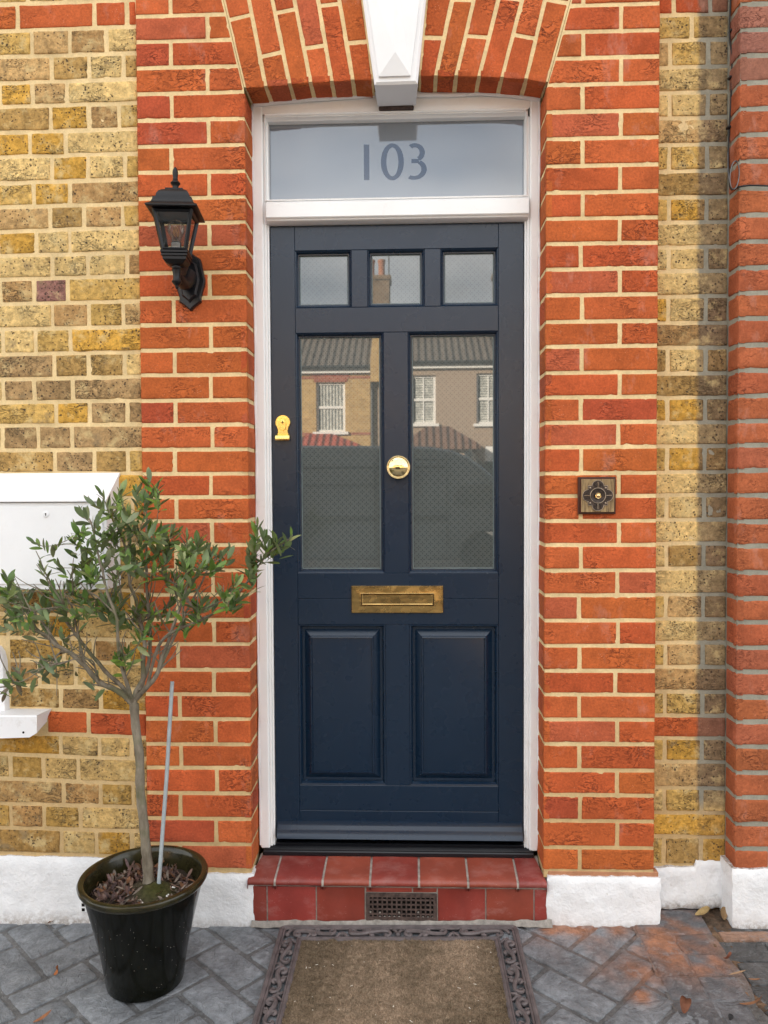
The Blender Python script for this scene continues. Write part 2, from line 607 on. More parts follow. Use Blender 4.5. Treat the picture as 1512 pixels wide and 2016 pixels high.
def m_bark():
    t = NT('bark')
    c = t.ramp(t.noise(40, 5, .65, t.mapping((1, 1, .35))), (.3, (.10, .082, .058)), (.7, (.29, .25, .19)))
    mo = t.ramp(t.noise(14, 4), (.52, 0.0), (.64, .55))
    c = t.mix(mo, c, (.10, .11, .045))
    return t.fin(c, .9, t.bump(t.noise(90, 5, .65, t.mapping((1, 1, .3))), .6, .002), spec=.2)

def m_wood():
    t = NT('aged_oak')
    w = t.noise(30, 5, .6, t.mapping((5, 1, .55)), 1.2)
    c = t.ramp(w, (.3, (.10, .06, .028)), (.55, (.30, .20, .09)), (.75, (.42, .30, .15)))
    return t.fin(c, .5, t.bump(w, .3, .001), spec=.4)

def m_brickwork(name, col, mort, bw=.215, bh=.0757):
    t = NT(name)
    sx = t.n('ShaderNodeSeparateXYZ'); t.t.links.new(t.co, sx.inputs[0])
    cx = t.n('ShaderNodeCombineXYZ')
    t.t.links.new(t.math('ADD', sx.outputs[0], sx.outputs[1]), cx.inputs[0]); t.t.links.new(sx.outputs[2], cx.inputs[1])
    b = t.n('ShaderNodeTexBrick')
    t.t.links.new(cx.outputs[0], b.inputs['Vector'])
    b.inputs['Color1'].default_value = (*col, 1)
    b.inputs['Color2'].default_value = (col[0] * .75, col[1] * .7, col[2] * .65, 1)
    b.inputs['Mortar'].default_value = (*mort, 1)
    b.inputs['Scale'].default_value = 1.0
    b.inputs['Mortar Size'].default_value = .005
    b.inputs['Brick Width'].default_value = bw
    b.inputs['Row Height'].default_value = bh
    c = t.mix(1.0, b.outputs['Color'], t.ramp(t.noise(3, 5, .7), (.3, .8), (.7, 1.15)), 'MULTIPLY')
    return t.fin(c, .9, t.bump(t.noise(60, 4), .4, .004), spec=.2)

def m_coir():
    t = NT('coir')
    c = t.mix(1.0, t.attr(), t.ramp(t.noise(220, 3, .7), (.3, .62), (.7, 1.35)), 'MULTIPLY')
    return t.fin(c, .95, t.bump(t.noise(400, 3), .6, .002), spec=.1)

def m_tiles_roof(name, col):
    t = NT(name)
    sx = t.n('ShaderNodeSeparateXYZ'); t.t.links.new(t.co, sx.inputs[0])
    w = t.math('SINE', t.math('MULTIPLY', sx.outputs[0], 2 * pi / .22))
    z = t.math('FRACT', t.math('DIVIDE', sx.outputs[2], .2))
    c = t.mix(1.0, col, t.ramp(t.noise(4, 5, .7), (.3, .75), (.7, 1.2)), 'MULTIPLY')
    c = t.mix(1.0, c, t.ramp(t.noise(24, 3), (.3, .85), (.7, 1.15)), 'MULTIPLY')
    h = t.math('ADD', w, t.math('MULTIPLY', z, -1.0))
    return t.fin(c, .9, t.bump(h, 1.0, .03), spec=.2)

M = {}
M['red'], M['yel'], M['mor'] = m_red(), m_yellow(), m_mortar()
M['white'] = m_paint('white_gloss', (.87, .87, .86), .32, .5, .06, .16)
M['stone_white'] = m_paint('white_stone_paint', (.84, .84, .84), .55, .4, .25, .10, (.6, .56, .5))
M['metalwhite'] = m_paint('white_powder_coat', (.84, .85, .86), .45, .4, .05, .20, (.62, .60, .56))
M['chipped_white'] = m_paint('chipped_white_paint', (.83, .83, .84), .6, .4, .5, .45, (.50, .46, .40))
M['navy'] = m_paint('navy_satin', (.0044, .0165, .0375), .28, .55, .12)
M['black'] = m_paint('black_powder', (.005, .005, .0065), .42, .35, .25)
M['blackgloss'] = m_paint('black_threshold', (.006, .0065, .009), .30, .45, .1)
M['plinth'], M['tile'], M['pave'] = m_plinth(), m_tile(), m_paving()
M['tread'] = m_tile('dusty_quarry_tile', .48, .75, .36)
M['grout'] = m_plain('grout', (.27, .245, .215), .9, .2, 0, 60, .3, .5, .002)
M['iron'] = m_plain('cast_iron_rust', (.075, .050, .042), .8, .3, 0, 70, .5, .6, .002)
M['dark'] = m_plain('dark_hollow', (.008, .007, .006), .9, .1)
M['brass'] = m_brass('polished_brass', (.86, .66, .22), .16, .15, (.60, .40, .10))
M['brass_knob'] = m_brass('mirror_brass', (.88, .69, .36), .035, .1, (.70, .50, .20))
M['brass_old'] = m_brass('aged_brass', (.60, .40, .15), .17, .8, (.26, .17, .07))
M['bronze'] = m_plain('dark_bronze', (.055, .042, .036), .45, .5, .7, 90, .5, .5, .001)
M['bronze_edge'] = m_plain('rubbed_bronze', (.34, .26, .19), .35, .5, .9, 90, .3, .2, .001)
M['etched'] = m_glass_etched()
M['transom'] = m_glass_frost('frosted_transom_glass', (.155, .178, .205))
M['digit'] = m_glass_frost('clear_number_glass', (.006, .024, .066), 1.85)
M['pane'] = m_clear_glass('lantern_glass', (.84, .84, .82), .75)
M['bulb'] = m_clear_glass('bulb_glass', (.95, .93, .88), .2)
M['leaf'], M['bark'], M['wood'] = m_leaf(), m_bark(), m_wood()
M['mahogany'] = m_plain('mahogany_edge', (.040, .012, .009), .3, .5, 0, 40, .3, .1)
M['pot'] = m_plain('dark_green_glaze', (.0035, .0040, .0022), .12, .30, 0, 12, .5, .12, .001)
M['rimglaze'] = m_plain('olive_rim_glaze', (.022, .019, .007), .16, .42, 0, 30, .5, .12, .001)
M['soil'] = m_plain('soil', (.05, .038, .028), .95, .1, 0, 60, .4, .9, .006, attr=True)
M['litter'] = m_plain('dead_leaf', (.1, .05, .03), .8, .2, 0, 80, .3, .3, .001, attr=True)
M['greyplastic'] = m_plain('grey_plastic', (.33, .37, .38), .5, .4, 0, 40, .12, .1)
M['rubber'] = m_plain('moulded_rubber', (.118, .096, .094), .55, .4, 0, 35, .3, .35, .0015)
M['coir'] = m_coir()
M['cable'] = m_plain('black_cable', (.012, .012, .012), .5, .4)
M['wire'] = m_plain('galvanised_wire', (.12, .12, .12), .35, .5, 1.0, 60, .3, .1)
M['filament'] = m_plain('amber_filament', (.75, .42, .10), .4, .4)
M['sticker'] = m_plain('silver_sticker', (.75, .76, .78), .3, .5, 0, 60, .1, .05)

# ------------------------------------------------------------------ brickwork
def dlist(w, seg, r):
    e = [0, r * .35, r, r * 2.2]
    if w < r * 6:
        return np.array([0, .25, .5, .75, 1.0])
    n = max(1, int(round((w - 2 * e[-1]) / seg)))
    mid = list(np.linspace(e[-1], w - e[-1], n + 1))
    return np.array(e[:-1] + mid + [w - x for x in e[:-1]][::-1]) / w
def brick(mb, TL, TR, BR, BL, nrm, col, depth=.014, seg=.012, r=.0032, rough=.0014, jit=.0010, mi=0, chip=1.0):
    TL, TR, BR, BL, nrm = [np.array(q, float) for q in (TL, TR, BR, BL, nrm)]
    w = .5 * (np.linalg.norm(TR - TL) + np.linalg.norm(BR - BL))
    h = .5 * (np.linalg.norm(BL - TL) + np.linalg.norm(BR - TR))
    if w < .008 or h < .008: return
    sd = RNG.uniform(0, 900, 3)
    S, T = np.meshgrid(dlist(w, seg, r), dlist(h, seg, r))
    X = ((TL[None, None] * (1 - S[..., None]) + TR * S[..., None]) * (1 - T[..., None])
         + (BL * (1 - S[..., None]) + BR * S[..., None]) * T[..., None])
    du = (TR - TL) / (np.linalg.norm(TR - TL) + 1e-9)
    dv = (TL - BL) / (np.linalg.norm(TL - BL) + 1e-9)
    dx = np.minimum(S, 1 - S) * w
    dz = np.minimum(T, 1 - T) * h
    ed = np.minimum(dx, dz)
    ins = r - np.sqrt(np.maximum(r * r - np.maximum(r - dx, 0) ** 2 - np.maximum(r - dz, 0) ** 2, 0))
    q = X * 24 + sd
    jx = (fbm(q, 2) - .5) * 2 * jit
    jz = (fbm(q + 55, 2) - .5) * 2 * jit
    ch = np.clip(fbm(X * 80 + sd, 2) - .66, 0, 1) * np.clip(1 - ed / .007, 0, 1) * .022 * chip
    bow = (fbm(X * 11 + sd, 2) - .5) * 2 * rough * 1.3 + (fbm(X * 55 + sd, 3) - .5) * 2 * rough
    bow = bow * (.22 + .78 * np.clip(ed / .012, 0, 1))
    tilt = (S - .5) * RNG.normal(0, .0006) + (T - .5) * RNG.normal(0, .0006) + RNG.normal(0, .0003)
    X = X + du * jx[..., None] + dv * jz[..., None] + nrm * (bow + tilt - ins - ch)[..., None]
    c = np.array(col, float)
    cc = np.tile(c, (*S.shape, 1)) if c.ndim == 1 else c
    nr, nc = S.shape
    ring = [(0, j) for j in range(nc)] + [(i, nc - 1) for i in range(1, nr)] + [(nr - 1, j) for j in range(nc - 2, -1, -1)] + [(i, 0) for i in range(nr - 2, 0, -1)]
    k = len(ring)
    base = nr * nc
    Vb = np.array([X[i, j] - nrm * depth for i, j in ring])
    V = np.concatenate([X.reshape(-1, 3), Vb])
    Fc = []
    for i in range(nr - 1):
        for j in range(nc - 1):
            Fc.append((i * nc + j, (i + 1) * nc + j, (i + 1) * nc + j + 1, i * nc + j + 1))
    idx = [i * nc + j for i, j in ring]
    for a in range(k):
        b = (a + 1) % k
        Fc.append((idx[a], idx[b], base + b, base + a))
    mb.add(V, Fc, np.concatenate([cc.reshape(-1, 3), np.array([cc[i, j] for i, j in ring])]), mi)

def red_col():
    k = RNG.uniform()
    b = np.array([.50, .110, .033]) * RNG.uniform(.90, 1.09)
    b[1] *= RNG.uniform(.88, 1.16)
    if k < .03: b = np.array([.42, .080, .034]) * RNG.uniform(.9, 1.1)
    elif k < .24: b = np.array([.53, .122, .038]) * RNG.uniform(.92, 1.08)
    elif k < .32: b = np.array([.47, .110, .048]) * RNG.uniform(.92, 1.08)
    return b
def yel_col():
    k = RNG.uniform()
    if k < .32: b = A3(.66, .485, .205)
    elif k < .54: b = A3(.54, .36, .112)
    elif k < .68: b = A3(.57, .335, .066)
    elif k < .83: b = A3(.40, .26, .092)
    elif k < .92: b = A3(.44, .275, .115)
    else: b = A3(.52, .345, .15)
    return b * A3(1.05, 1.0, .97) * RNG.uniform(.88, 1.14)
CREAM = A3(.80, .61, .325)
GREYM = A3(.31, .295, .235)
TAN = A3(.60, .42, .205)
def mort_sheet(mb, x0, x1, z0, z1, Y, colf, seg=.02, mi=1, amp=.0007):
    nx, nz_ = max(2, int((x1 - x0) / seg)), max(2, int((z1 - z0) / seg))
    X, Z = np.meshgrid(np.linspace(x0, x1, nx), np.linspace(z0, z1, nz_))
    V = np.stack([X, np.full_like(X, Y), Z], -1)
    V[..., 1] += (fbm(V * 30, 2) - .5) * 2 * amp
    c = colf(X, Z)
    mb.grid(V, c, mi)
def cream_col(X, Z):
    # the joints grow darker and tanner towards the lowest courses
    t = np.clip((.78 - Z) / .45 + (fbm(np.stack([X * 9, Z * 9, X * 0], -1), 2) - .5) * .8, 0, 1)[..., None]
    return CREAM * (1 - t) + TAN * t
def lerp(a, b, t): return a + (b - a) * t

JH = .0055      # half a joint
def pxz(px, py, Y): return P(px, py, Y)[2]

# --- left pier and right pier of the red door surround
Yp = 0.0
bedsL = [29, 79.4, 131.3, 182.5, 235.1, 286.3, 338.3, 389, 438.5, 488, 536.5, 586.5, 639, 689, 738, 788, 836.5, 885, 933, 979,
         1025.5, 1073, 1123, 1170.5, 1220.5, 1268, 1319, 1367, 1415.5, 1465.5, 1512, 1562, 1612, 1662, 1712]
bedsR = [9, 61, 113, 165, 218.5, 271.5, 325, 377.5, 429, 478.5, 529, 580, 632.5, 681.5, 733, 781.5, 831.5, 880, 931.5, 976.5,
         1025.5, 1073, 1123, 1172, 1222, 1271.5, 1321, 1368, 1417, 1465.5, 1517, 1566, 1617, 1669.5, 1716]
zL = [pxz(380, y, Yp) for y in bedsL]
zR = [pxz(1180, y, Yp) for y in bedsR]
def ext(z, n):
    d = .0757
    return [z[0] + d * k for k in range(n, 0, -1)] + z
NUP = 7
zL, zR = ext(zL, NUP), ext(zR, NUP)
def linx(p0, p1, Y=0.0):
    a, b = P(*p0, Y), P(*p1, Y)
    return lambda z: a[0] + (b[0] - a[0]) * (z - a[2]) / (b[2] - a[2])
xLL = linx((266, 0), (289, 1600)); xLR_ = linx((482, 230), (495, 1600))
xRL_ = linx((1076, 200), (1070, 1600)); xRR = linx((1299, 100), (1288, 1680))
skL = linx((481, 174), (440, 0)); skR = linx((1078, 163), (1123, 0))
zsL, zsR = P(481, 174, 0)[2], P(1078, 163, 0)[2]
EXT_Z = zsL + .335
def xLR(z): return xLR_(z) if z <= zsL else (skL(z) if z < EXT_Z else skL(EXT_Z))
def xRL(z): return xRL_(z) if z <= zsR else (skR(z) if z < EXT_Z else skR(EXT_Z))
REV = .100
surround = thing('door_surround', 'orange red brick surround with arched head framing the navy door', 'brickwork', (0, 0, 0))
def pier(beds, xl, xr, left):
    mb = MB()
    n = len(beds) - 1
    for k in range(n):
        zt, zb = beds[k] - JH, beds[k + 1] + JH
        row = k - NUP
        sh = (row % 2 == 0)
        fr = .66 if sh else .322
        fr += RNG.normal(0, .006)
        zm = (zt + zb) / 2
        a0, b0 = xl(zm), xr(zm)
        if zm > zsL: b0 = xLR_(zm) if left else b0; a0 = a0 if left else xRL_(zm)
        j = a0 + (b0 - a0) * fr
        yo = RNG.normal(0, .0003)
        TLx, BLx, TRx, BRx = xl(zt), xl(zb), xr(zt), xr(zb)
        arch_l = (not left) and zm > zsR
        arch_r = left and zm > zsL
        ga = JH if arch_l else 0
        gb = JH if arch_r else 0
        for (xa_t, xa_b, xb_t, xb_b) in ((TLx + ga, BLx + ga, j - JH, j - JH), (j + JH, j + JH, TRx - gb, BRx - gb)):
            if xb_b - xa_b < .012 and xb_t - xa_t < .012: continue
            ends = (abs(xa_b - BLx - ga) < 1e-6 and left) or (abs(xb_b - BRx + gb) < 1e-6 and not left)
            brick(mb, (xa_t, yo, zt), (xb_t, yo, zt), (xb_b, yo, zb), (xa_b, yo, zb), (0, -1, 0), red_col(),
                  depth=(.085 if (not left and ends) else .016))
        # the return into the doorway
        if (left and zt < zsL + .01) or ((not left) and zt < zsR + .01):
            c = red_col() * .97
            if left:
                x = xr(zm)
                brick(mb, (x, 0, zt), (x, REV + .012, zt), (x, REV + .012, zb), (x, 0, zb), (1, 0, 0), c, r=.003)
            else:
                x = xl(zm)
                brick(mb, (x, REV + .012, zt), (x, 0, zt), (x, 0, zb), (x, REV + .012, zb), (-1, 0, 0), c, r=.003)
    z0, z1 = beds[-1] - .02, beds[0]
    zs = np.linspace(z0, z1, 150)
    U = np.linspace(0, 1, 16)
    V = np.array([[(lerp(xl(z) + .0015, xr(z) - .0015, u), .0025, z) for u in U] for z in zs])
    V[..., 1] += (fbm(V * 32, 2) - .5) * .0014
    mb.grid(V, cream_col(V[..., 0], V[..., 2]), 1)
    # mortar of the return and of the outer side
    xi = (lambda z: xr(z) - .0024) if left else (lambda z: xl(z) + .0024)
    zz = zs[zs < (zsL if left else zsR)]
    V = np.array([[(xi(z), y, z) for y in np.linspace(.0014, REV + .02, 6)] for z in zz])
    V[..., 0] += (fbm(V * 32, 2) - .5) * .0014
    mb.grid(V, cream_col(V[..., 0], V[..., 2]), 1)
    xo = (lambda z: xl(z) + .0015) if left else (lambda z: xr(z) - .0015)
    V = np.array([[(xo(z), y, z) for y in (.0014, .05, .10)] for z in zs])
    mb.grid(V, cream_col(V[..., 0], V[..., 2]), 1)
    return mb.build('brick_pier', [M['red'], M['mor']], surround)
pier(zL, xLL, xLR, True)
pier(zR, xRL, xRR, False)

# --- flat-cambered arch of radial bricks
jl = [((481, 174), (440, 0)), ((523, 171), (490, 0)), ((570, 166), (536, 0)), ((611, 163), (580, 0)), ((653, 161), (626, 0)), ((694, 158), (668, 0)), ((735, 158), (715, 0))]
jr = [((825, 150), (838, 0)), ((858, 150), (890, 0)), ((898, 150), (933, 0)), ((943, 151), (981, 0)), ((988, 153), (1028, 0)), ((1036, 156), (1073, 0)), ((1078, 163), (1123, 0))]
crossl = [30, 105, 20, 92, 10, 85]
crossr = [80, 7, 80, 7, 82, 15]
arch = MB()
def vous(js, cr):
    for i in range(6):
        (b0, t0), (b1, t1) = js[i], js[i + 1]
        B0, T0, B1, T1 = P(*b0, 0), P(*t0, 0), P(*b1, 0), P(*t1, 0)
        def at(B, T, z): return B + (T - B) * ((z - B[2]) / (T[2] - B[2]))
        E0, E1 = at(B0, T0, EXT_Z - .006), at(B1, T1, EXT_Z - .006)
        u = E1 - E0; u /= np.linalg.norm(u)
        cz = P(600, cr[i], 0)[2]
        dz = (b1[0] - b0[0]) * .0
        slope = ((B0[2] - B1[2]) + 0) * .5
        midx = (B0[0] + B1[0]) / 2
        tilt = (.19 if b0[0] < 780 else -.19) * (B1[0] - B0[0]) * (abs(midx - P(780, 100, 0)[0]) / .4)
        C0, C1 = at(B0, T0, cz - tilt / 2), at(B1, T1, cz + tilt / 2)
        col = red_col()
        def put(a0, a1, c0, c1, g0, g1):
            # a: lower, c: upper
            up0 = (c0 - a0) / np.linalg.norm(c0 - a0); up1 = (c1 - a1) / np.linalg.norm(c1 - a1)
            brick(arch, c0 + u * JH - up0 * g1, c1 - u * JH - up1 * g1, a1 - u * JH + up1 * g0, a0 + u * JH + up0 * g0, (0, -1, 0), red_col(), depth=.016)
        put(B0, B1, C0, C1, 0.0, JH)
        if EXT_Z - cz > .26:
            D0, D1 = at(B0, T0, cz + .10 + .05), at(B1, T1, cz + .15)
            put(C0, C1, D0, D1, JH, JH); put(D0, D1, E0, E1, JH, 0)
        else:
            put(C0, C1, E0, E1, JH, 0)
        # underside of the brick
        uu = (B1 - B0) / np.linalg.norm(B1 - B0)
        dn = np.cross(uu, A3(0, 1, 0)); dn = dn if dn[2] < 0 else -dn
        a, b = B0 + uu * JH, B1 - uu * JH
        ym = A3(0, REV + .012, 0)
        brick(arch, a + ym, b + ym, b, a, dn, col * .95, r=.003)
        k = np.linspace(0, 1, 6)
        V = np.array([[B0 + (B1 - B0) * s + A3(0, y, 0) - dn * .0024 for s in k] for y in np.linspace(.001, REV + .02, 6)])
        arch.grid(V, cream_col(V[..., 0], V[..., 2]), 1)
        V = np.array([[(lerp(lerp(B0, E0, s), lerp(B1, E1, s), q) + A3(0, .0025, 0)) for q in np.linspace(0, 1, 5)] for s in np.linspace(0.012, 1, 22)])
        V[..., 1] += (fbm(V * 32, 2) - .5) * .0012
        arch.grid(V, cream_col(V[..., 0], V[..., 2]), 1)
vous(jl, crossl)
vous(jr, crossr)
# courses over the arch
ztop = [EXT_Z + .0757 * k for k in range(0, 4)]
xa, xb = skL(EXT_Z), skR(EXT_Z)
for k in range(3):
    x = xa
    i = k
    while x < xb - .03:
        w = .215 if i % 2 == 0 else .1025
        x2 = min(x + w, xb)
        brick(arch, (x + JH, 0, ztop[k + 1] - JH), (x2 - JH, 0, ztop[k + 1] - JH), (x2 - JH, 0, ztop[k] + JH), (x + JH, 0, ztop[k] + JH), (0, -1, 0), red_col())
        x = x2; i += 1
mort_sheet(arch, xa, xb, EXT_Z - .01, ztop[-1], .0025, cream_col)
arch.build('brick_arch', [M['red'], M['mor']], surround)

# --- keystone: projecting tapered block with a raised ridged panel, cut square below
ks = MB()
Yk = -.045
def K(px, py, Y=Yk): return P(px, py, Y)
kb = [K(737, 166), K(822, 163), K(838, 0), K(714, 0)]
kt = .36
def up_(a, b, z): return a + (b - a) * ((z - a[2]) / (b[2] - a[2]))
ztopk = kb[0][2] + kt
TLk, TRk = up_(kb[0], kb[3], ztopk), up_(kb[1], kb[2], ztopk)
bk0, bk1 = A3(kb[0][0] + .004, .085, kb[0][2] + .002), A3(kb[1][0] - .004, .085, kb[1][2] + .002)
bt0, bt1 = A3(TLk[0], .085, ztopk), A3(TRk[0], .085, ztopk)
ch = .006
ks.add([kb[0] + A3(ch, 0, ch), kb[1] + A3(-ch, 0, ch), TRk + A3(-ch, 0, 0), TLk + A3(ch, 0, 0),
        kb[0] + A3(0, ch, 0), kb[1] + A3(0, ch, 0), TRk + A3(0, ch, 0), TLk + A3(0, ch, 0), bk0, bk1, bt1, bt0],
       [(0, 1, 2, 3), (0, 4, 5, 1), (1, 5, 6, 2), (3, 7, 4, 0), (4, 8, 9, 5), (5, 9, 10, 6), (7, 11, 8, 4), (3, 2, 6, 7), (7, 6, 10, 11)])
# raised panel: lip then two facets to a ridge and a sloped foot
pb0, pb1 = K(746, 153, Yk), K(808, 151, Yk)
pt0 = up_(pb0, K(727, 20, Yk), ztopk - .015); pt1 = up_(pb1, K(824, 20, Yk), ztopk - .015)
apex = K(778, 102, Yk - .022); apex[1] = Yk - .022
apt = A3((pt0[0] + pt1[0]) / 2, Yk - .022, ztopk - .015)
lip = A3(0, -.007, 0)
ks.add([pb0, pb1, pt1, pt0, pb0 + lip, pb1 + lip, pt1 + lip, pt0 + lip, apex, apt],
       [(0, 1, 5, 4), (1, 2, 6, 5), (3, 0, 4, 7), (4, 5, 8), (5, 6, 9, 8), (7, 4, 8, 9), (2, 3, 7, 9, 6)])
ko = ks.build('keystone', M['stone_white'], surround, smooth=False)
tag(ko, 'white painted keystone with raised ridged panel at the centre of the arch')
kbk = MB()
kbk.box(bk0[0] + .003, bk1[0] - .006, .0855, .0995, kb[0][2] - .0065, kb[0][2] + .004, .0025)  # dark strip standing for the brick bottom behind the keystone
kbk.build('keystone_back_strip', M['iron'], surround)

# --- yellow stock brick wall on the left
Yw = .012
bw = [(8, -2), (61, 51), (111.5, 103), (163, 154.5), (210, 201.5), (261, 252.5), (309, 301), (360, 351.5), (408, 400), (455.5, 447.5), (503.5, 496), (550, 543), (598.5, 592.5),
      (648, 642.5), (698, 692.5), (746.5, 741.5), (792, 788), (838, 835), (886.5, 884), (932.5, 931.5), (979, 981), (1025, 1027), (1070, 1072), (1115, 1117), (1160, 1163),
      (1209, 1214), (1255, 1261), (1300, 1306), (1349, 1357), (1394, 1403), (1442, 1452), (1485, 1495), (1533, 1544), (1582, 1590), (1630, 1637), (1680, 1688)]
def bline(yl, yr):
    a, b = P(0, yl, Yw), P(275, yr, Yw)
    return lambda x: a[2] + (b[2] - a[2]) * (max(x, -1.5) - a[0]) / (b[0] - a[0])
wl = [bline(*q) for q in bw]
for k in range(6):
    f0 = wl[0]
    wl.insert(0, (lambda f0: (lambda x: f0(x) + .0735))(f0))
XW0 = -1.66
wall = thing('brick_wall', 'yellow stock brick wall with two red courses left of the door surround', 'brick wall', (0, 0, 0))
mb = MB()
nk = len(wl) - 1
ofA = [-.044, -.152, -.258, -.48, -.59, -.70, -.92, -1.03]
ofB = [-.209, -.314, -.42, -.64, -.75, -.86, -1.08]
sill_x = P(20, 1330, Yw)[0]
for k in range(nk):
    row = k - 7           # row 0 lies between beds 57 and 107 px
    zm = (wl[k](-.9) + wl[k + 1](-.9)) / 2
    xr = xLL(zm) - .002
    red = row in (-1, 28) or row == -8
    if row == 0: of = [-.092, -.20, -.31, -.52, -.63, -.74, -.96]
    elif red: of = [-.026 - .001 * row, -.135, -.35, -.46, -.675, -.89] if row < 5 else [-.175 - .0, -.39, -.5, -.72, -.94]
    else: of = ofA if row % 2 == 1 else ofB
    xs = [xr] + [xr + o + RNG.normal(0, .006) for o in of if xr + o > XW0 + .03] + [XW0]
    lo = XW0
    if 25 <= row <= 27: lo = sill_x
    if row == 28: lo = P(93, 1420, Yw)[0]
    for i in range(len(xs) - 1):
        x1, x0 = xs[i] - (JH if i else 0), xs[i + 1] + JH
        if x1 < lo + .02: continue
        x0 = max(x0, lo)
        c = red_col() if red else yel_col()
        if 13 <= row <= 17 and not red and RNG.uniform() < .6: c = A3(.39, .25, .115) * RNG.uniform(.8, 1.1)
        if row >= 22 and not red: c = c * A3(.80, .755, .70)  # low courses: ground dirt plus the falloff of light, put into the colour
        if row == 10 and i == 1: c = A3(.30, .15, .12)
        yo = Yw + RNG.normal(0, .0005)
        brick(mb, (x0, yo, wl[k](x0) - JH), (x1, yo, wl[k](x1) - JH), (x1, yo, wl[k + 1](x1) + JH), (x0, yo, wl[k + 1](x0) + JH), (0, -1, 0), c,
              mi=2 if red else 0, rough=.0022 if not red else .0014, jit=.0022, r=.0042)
mort_sheet(mb, XW0, xLL(1.3) + .03, .10, wl[0](-1.0), Yw + .0030, cream_col)
mb.build('brickwork', [M['yel'], M['mor'], M['red']], wall)

def rough_block(mb, fx0, fx1, Yf, fz0, fz1, depth, seed, amp=.006, ragged=.004, foot=.0, seg=.009, sides=(True, True)):
    """hand-painted plinth: uneven rendered front with ragged edges; fx*, fz* are functions or numbers"""
    g = lambda f, t: f(t) if callable(f) else f
    n, m = max(10, int(abs((fx1(0.1) if callable(fx1) else fx1) - (fx0(0.1) if callable(fx0) else fx0)) / seg)), 18
    X = np.zeros((m, n, 3)); C = np.ones((m, n, 3))
    for j in range(n):
        s = j / (n - 1)
        for i in range(m):
            t = i / (m - 1)
            x = lerp(g(fx0, t), g(fx1, t), s)
            X[i, j] = (x, Yf, lerp(g(fz0, x), g(fz1, x), t))
            C[i, j] = 1 - min(1, foot * 2.2) * max(0, 1 - max(0, t - .10) * 5.5)
    q = X * 1.0 + seed
    top = (fbm(q * 60, 3) - .5) * 2 * ragged
    T = np.linspace(0, 1, m)[:, None]
    X[..., 2] += top * T ** 4 * 1.0 + (fbm(q * 50 + 9, 2) - .5) * ragged * (1 - T) ** 4
    lr = np.minimum(np.linspace(0, 1, n), 1 - np.linspace(0, 1, n))[None]
    X[..., 0] += (fbm(q * 45 + 3, 3) - .5) * 2 * ragged * np.clip(1 - lr * 18, 0, 1)
    e = np.clip(np.minimum(np.minimum(T, 1 - T) * 9, lr * n * .35), 0, 1)
    X[..., 1] += (1 - e) ** 2 * .006 - (fbm(q * 14, 3) - .5) * amp - (fbm(q * 60, 3) - .5) * amp * .6
    mb.grid(X, C)
    # top ledge, sides
    for row in (X[-1], X[0]):
        B = row.copy(); B[:, 1] = Yf + depth
        mb.grid(np.stack([row, B]), C[:2])
    for k_, c_ in ((0, X[:, 0]), (1, X[:, -1])):
        B = c_.copy(); B[:, 1] = Yf + depth
        mb.grid(np.stack([c_, (c_ + B) / 2, B]))
pl = MB()
zpl = bline(1684, 1690)
rough_block(pl, XW0, xLL(.2) - .001, .004, lambda x: gz(x) - .02, lambda x: zpl(x), .03, 3.1, foot=.35)
pl.build('plinth', M['plinth'], wall)
av = MB()
c0 = P(180, 1776, .003)
av.box(c0[0] - .035, c0[0] + .035, .0, .02, c0[2] - .032, c0[2] + .032, .003)
for i in range(4):
    for j in range(4):
        x, z = c0[0] - .024 + i * .016, c0[2] - .022 + j * .0147
        av.box(x - .0045, x + .0045, -.0008, .004, z - .0045, z + .0045, 0, mi=1)
av.build('air_vent', [M['plinth'], M['dark']], wall)

# plinths of the surround
pl = MB()
rough_block(pl, xLL(.2) - .004, lambda t: xLR_(.2) + .006, -.012, lambda x: gz(x) - .02, pxz(450, 1722, -.01), .06, 8.7, foot=.25)
pl.build('plinth', M['plinth'], surround)
pl = MB()
xpr = P(1301, 1770, -.012)[0]
rough_block(pl, lambda t: P(1079, 1770, -.012)[0] - .008 + .02 * abs(t - .55), xpr, -.012, lambda x: gz(x) - .02, pxz(1190, 1729, -.012), .10, 21.3, amp=.010, ragged=.006, foot=.2)
pl.build('plinth', M['plinth'], surround)
sl = MB()
sl.box(P(1078, 1722, 0)[0], P(1297, 1722, 0)[0], .001, .03, pxz(1190, 1733, 0), pxz(1190, 1716, 0), .003, col=(.46, .22, .12))
sl.build('bedding_strip', M['mor'], surround)

# --- narrow strip of yellow brick right of the surround, half of it left unrestored
Ys = .075
bs = [28, 78, 131, 181, 231, 284, 336, 387.5, 437, 486, 533, 583, 635.5, 684, 735, 782.5, 831.5, 878, 929, 975, 1023, 1070.5, 1119, 1170.5, 1219, 1265.5, 1313, 1362,
      1409.5, 1454, 1500.5, 1552, 1601, 1648, 1704]
zs_ = ext([pxz(1360, y, Ys) for y in bs], NUP - 1)
strip = thing('brick_wall', 'narrow strip of yellow brick, pale joints beside grey joints, between two red piers', 'brick wall', (1.0, .075, 0))
mb = MB()
sxl = linx((1296, 0), (1284, 1680), Ys); sxr = linx((1434, 0), (1428, 1680), Ys)
sxb = linx((1376, 0), (1371, 1680), Ys)
def dirtmix(x, z, ):
    b = sxb(z) + (fbm(np.stack([x * 60, x * 0, z * 60], -1), 2) - .5) * .012
    return np.clip((x - b) / .006 + .5, 0, 1) * np.clip((z - .30) / .05, .3, 1)
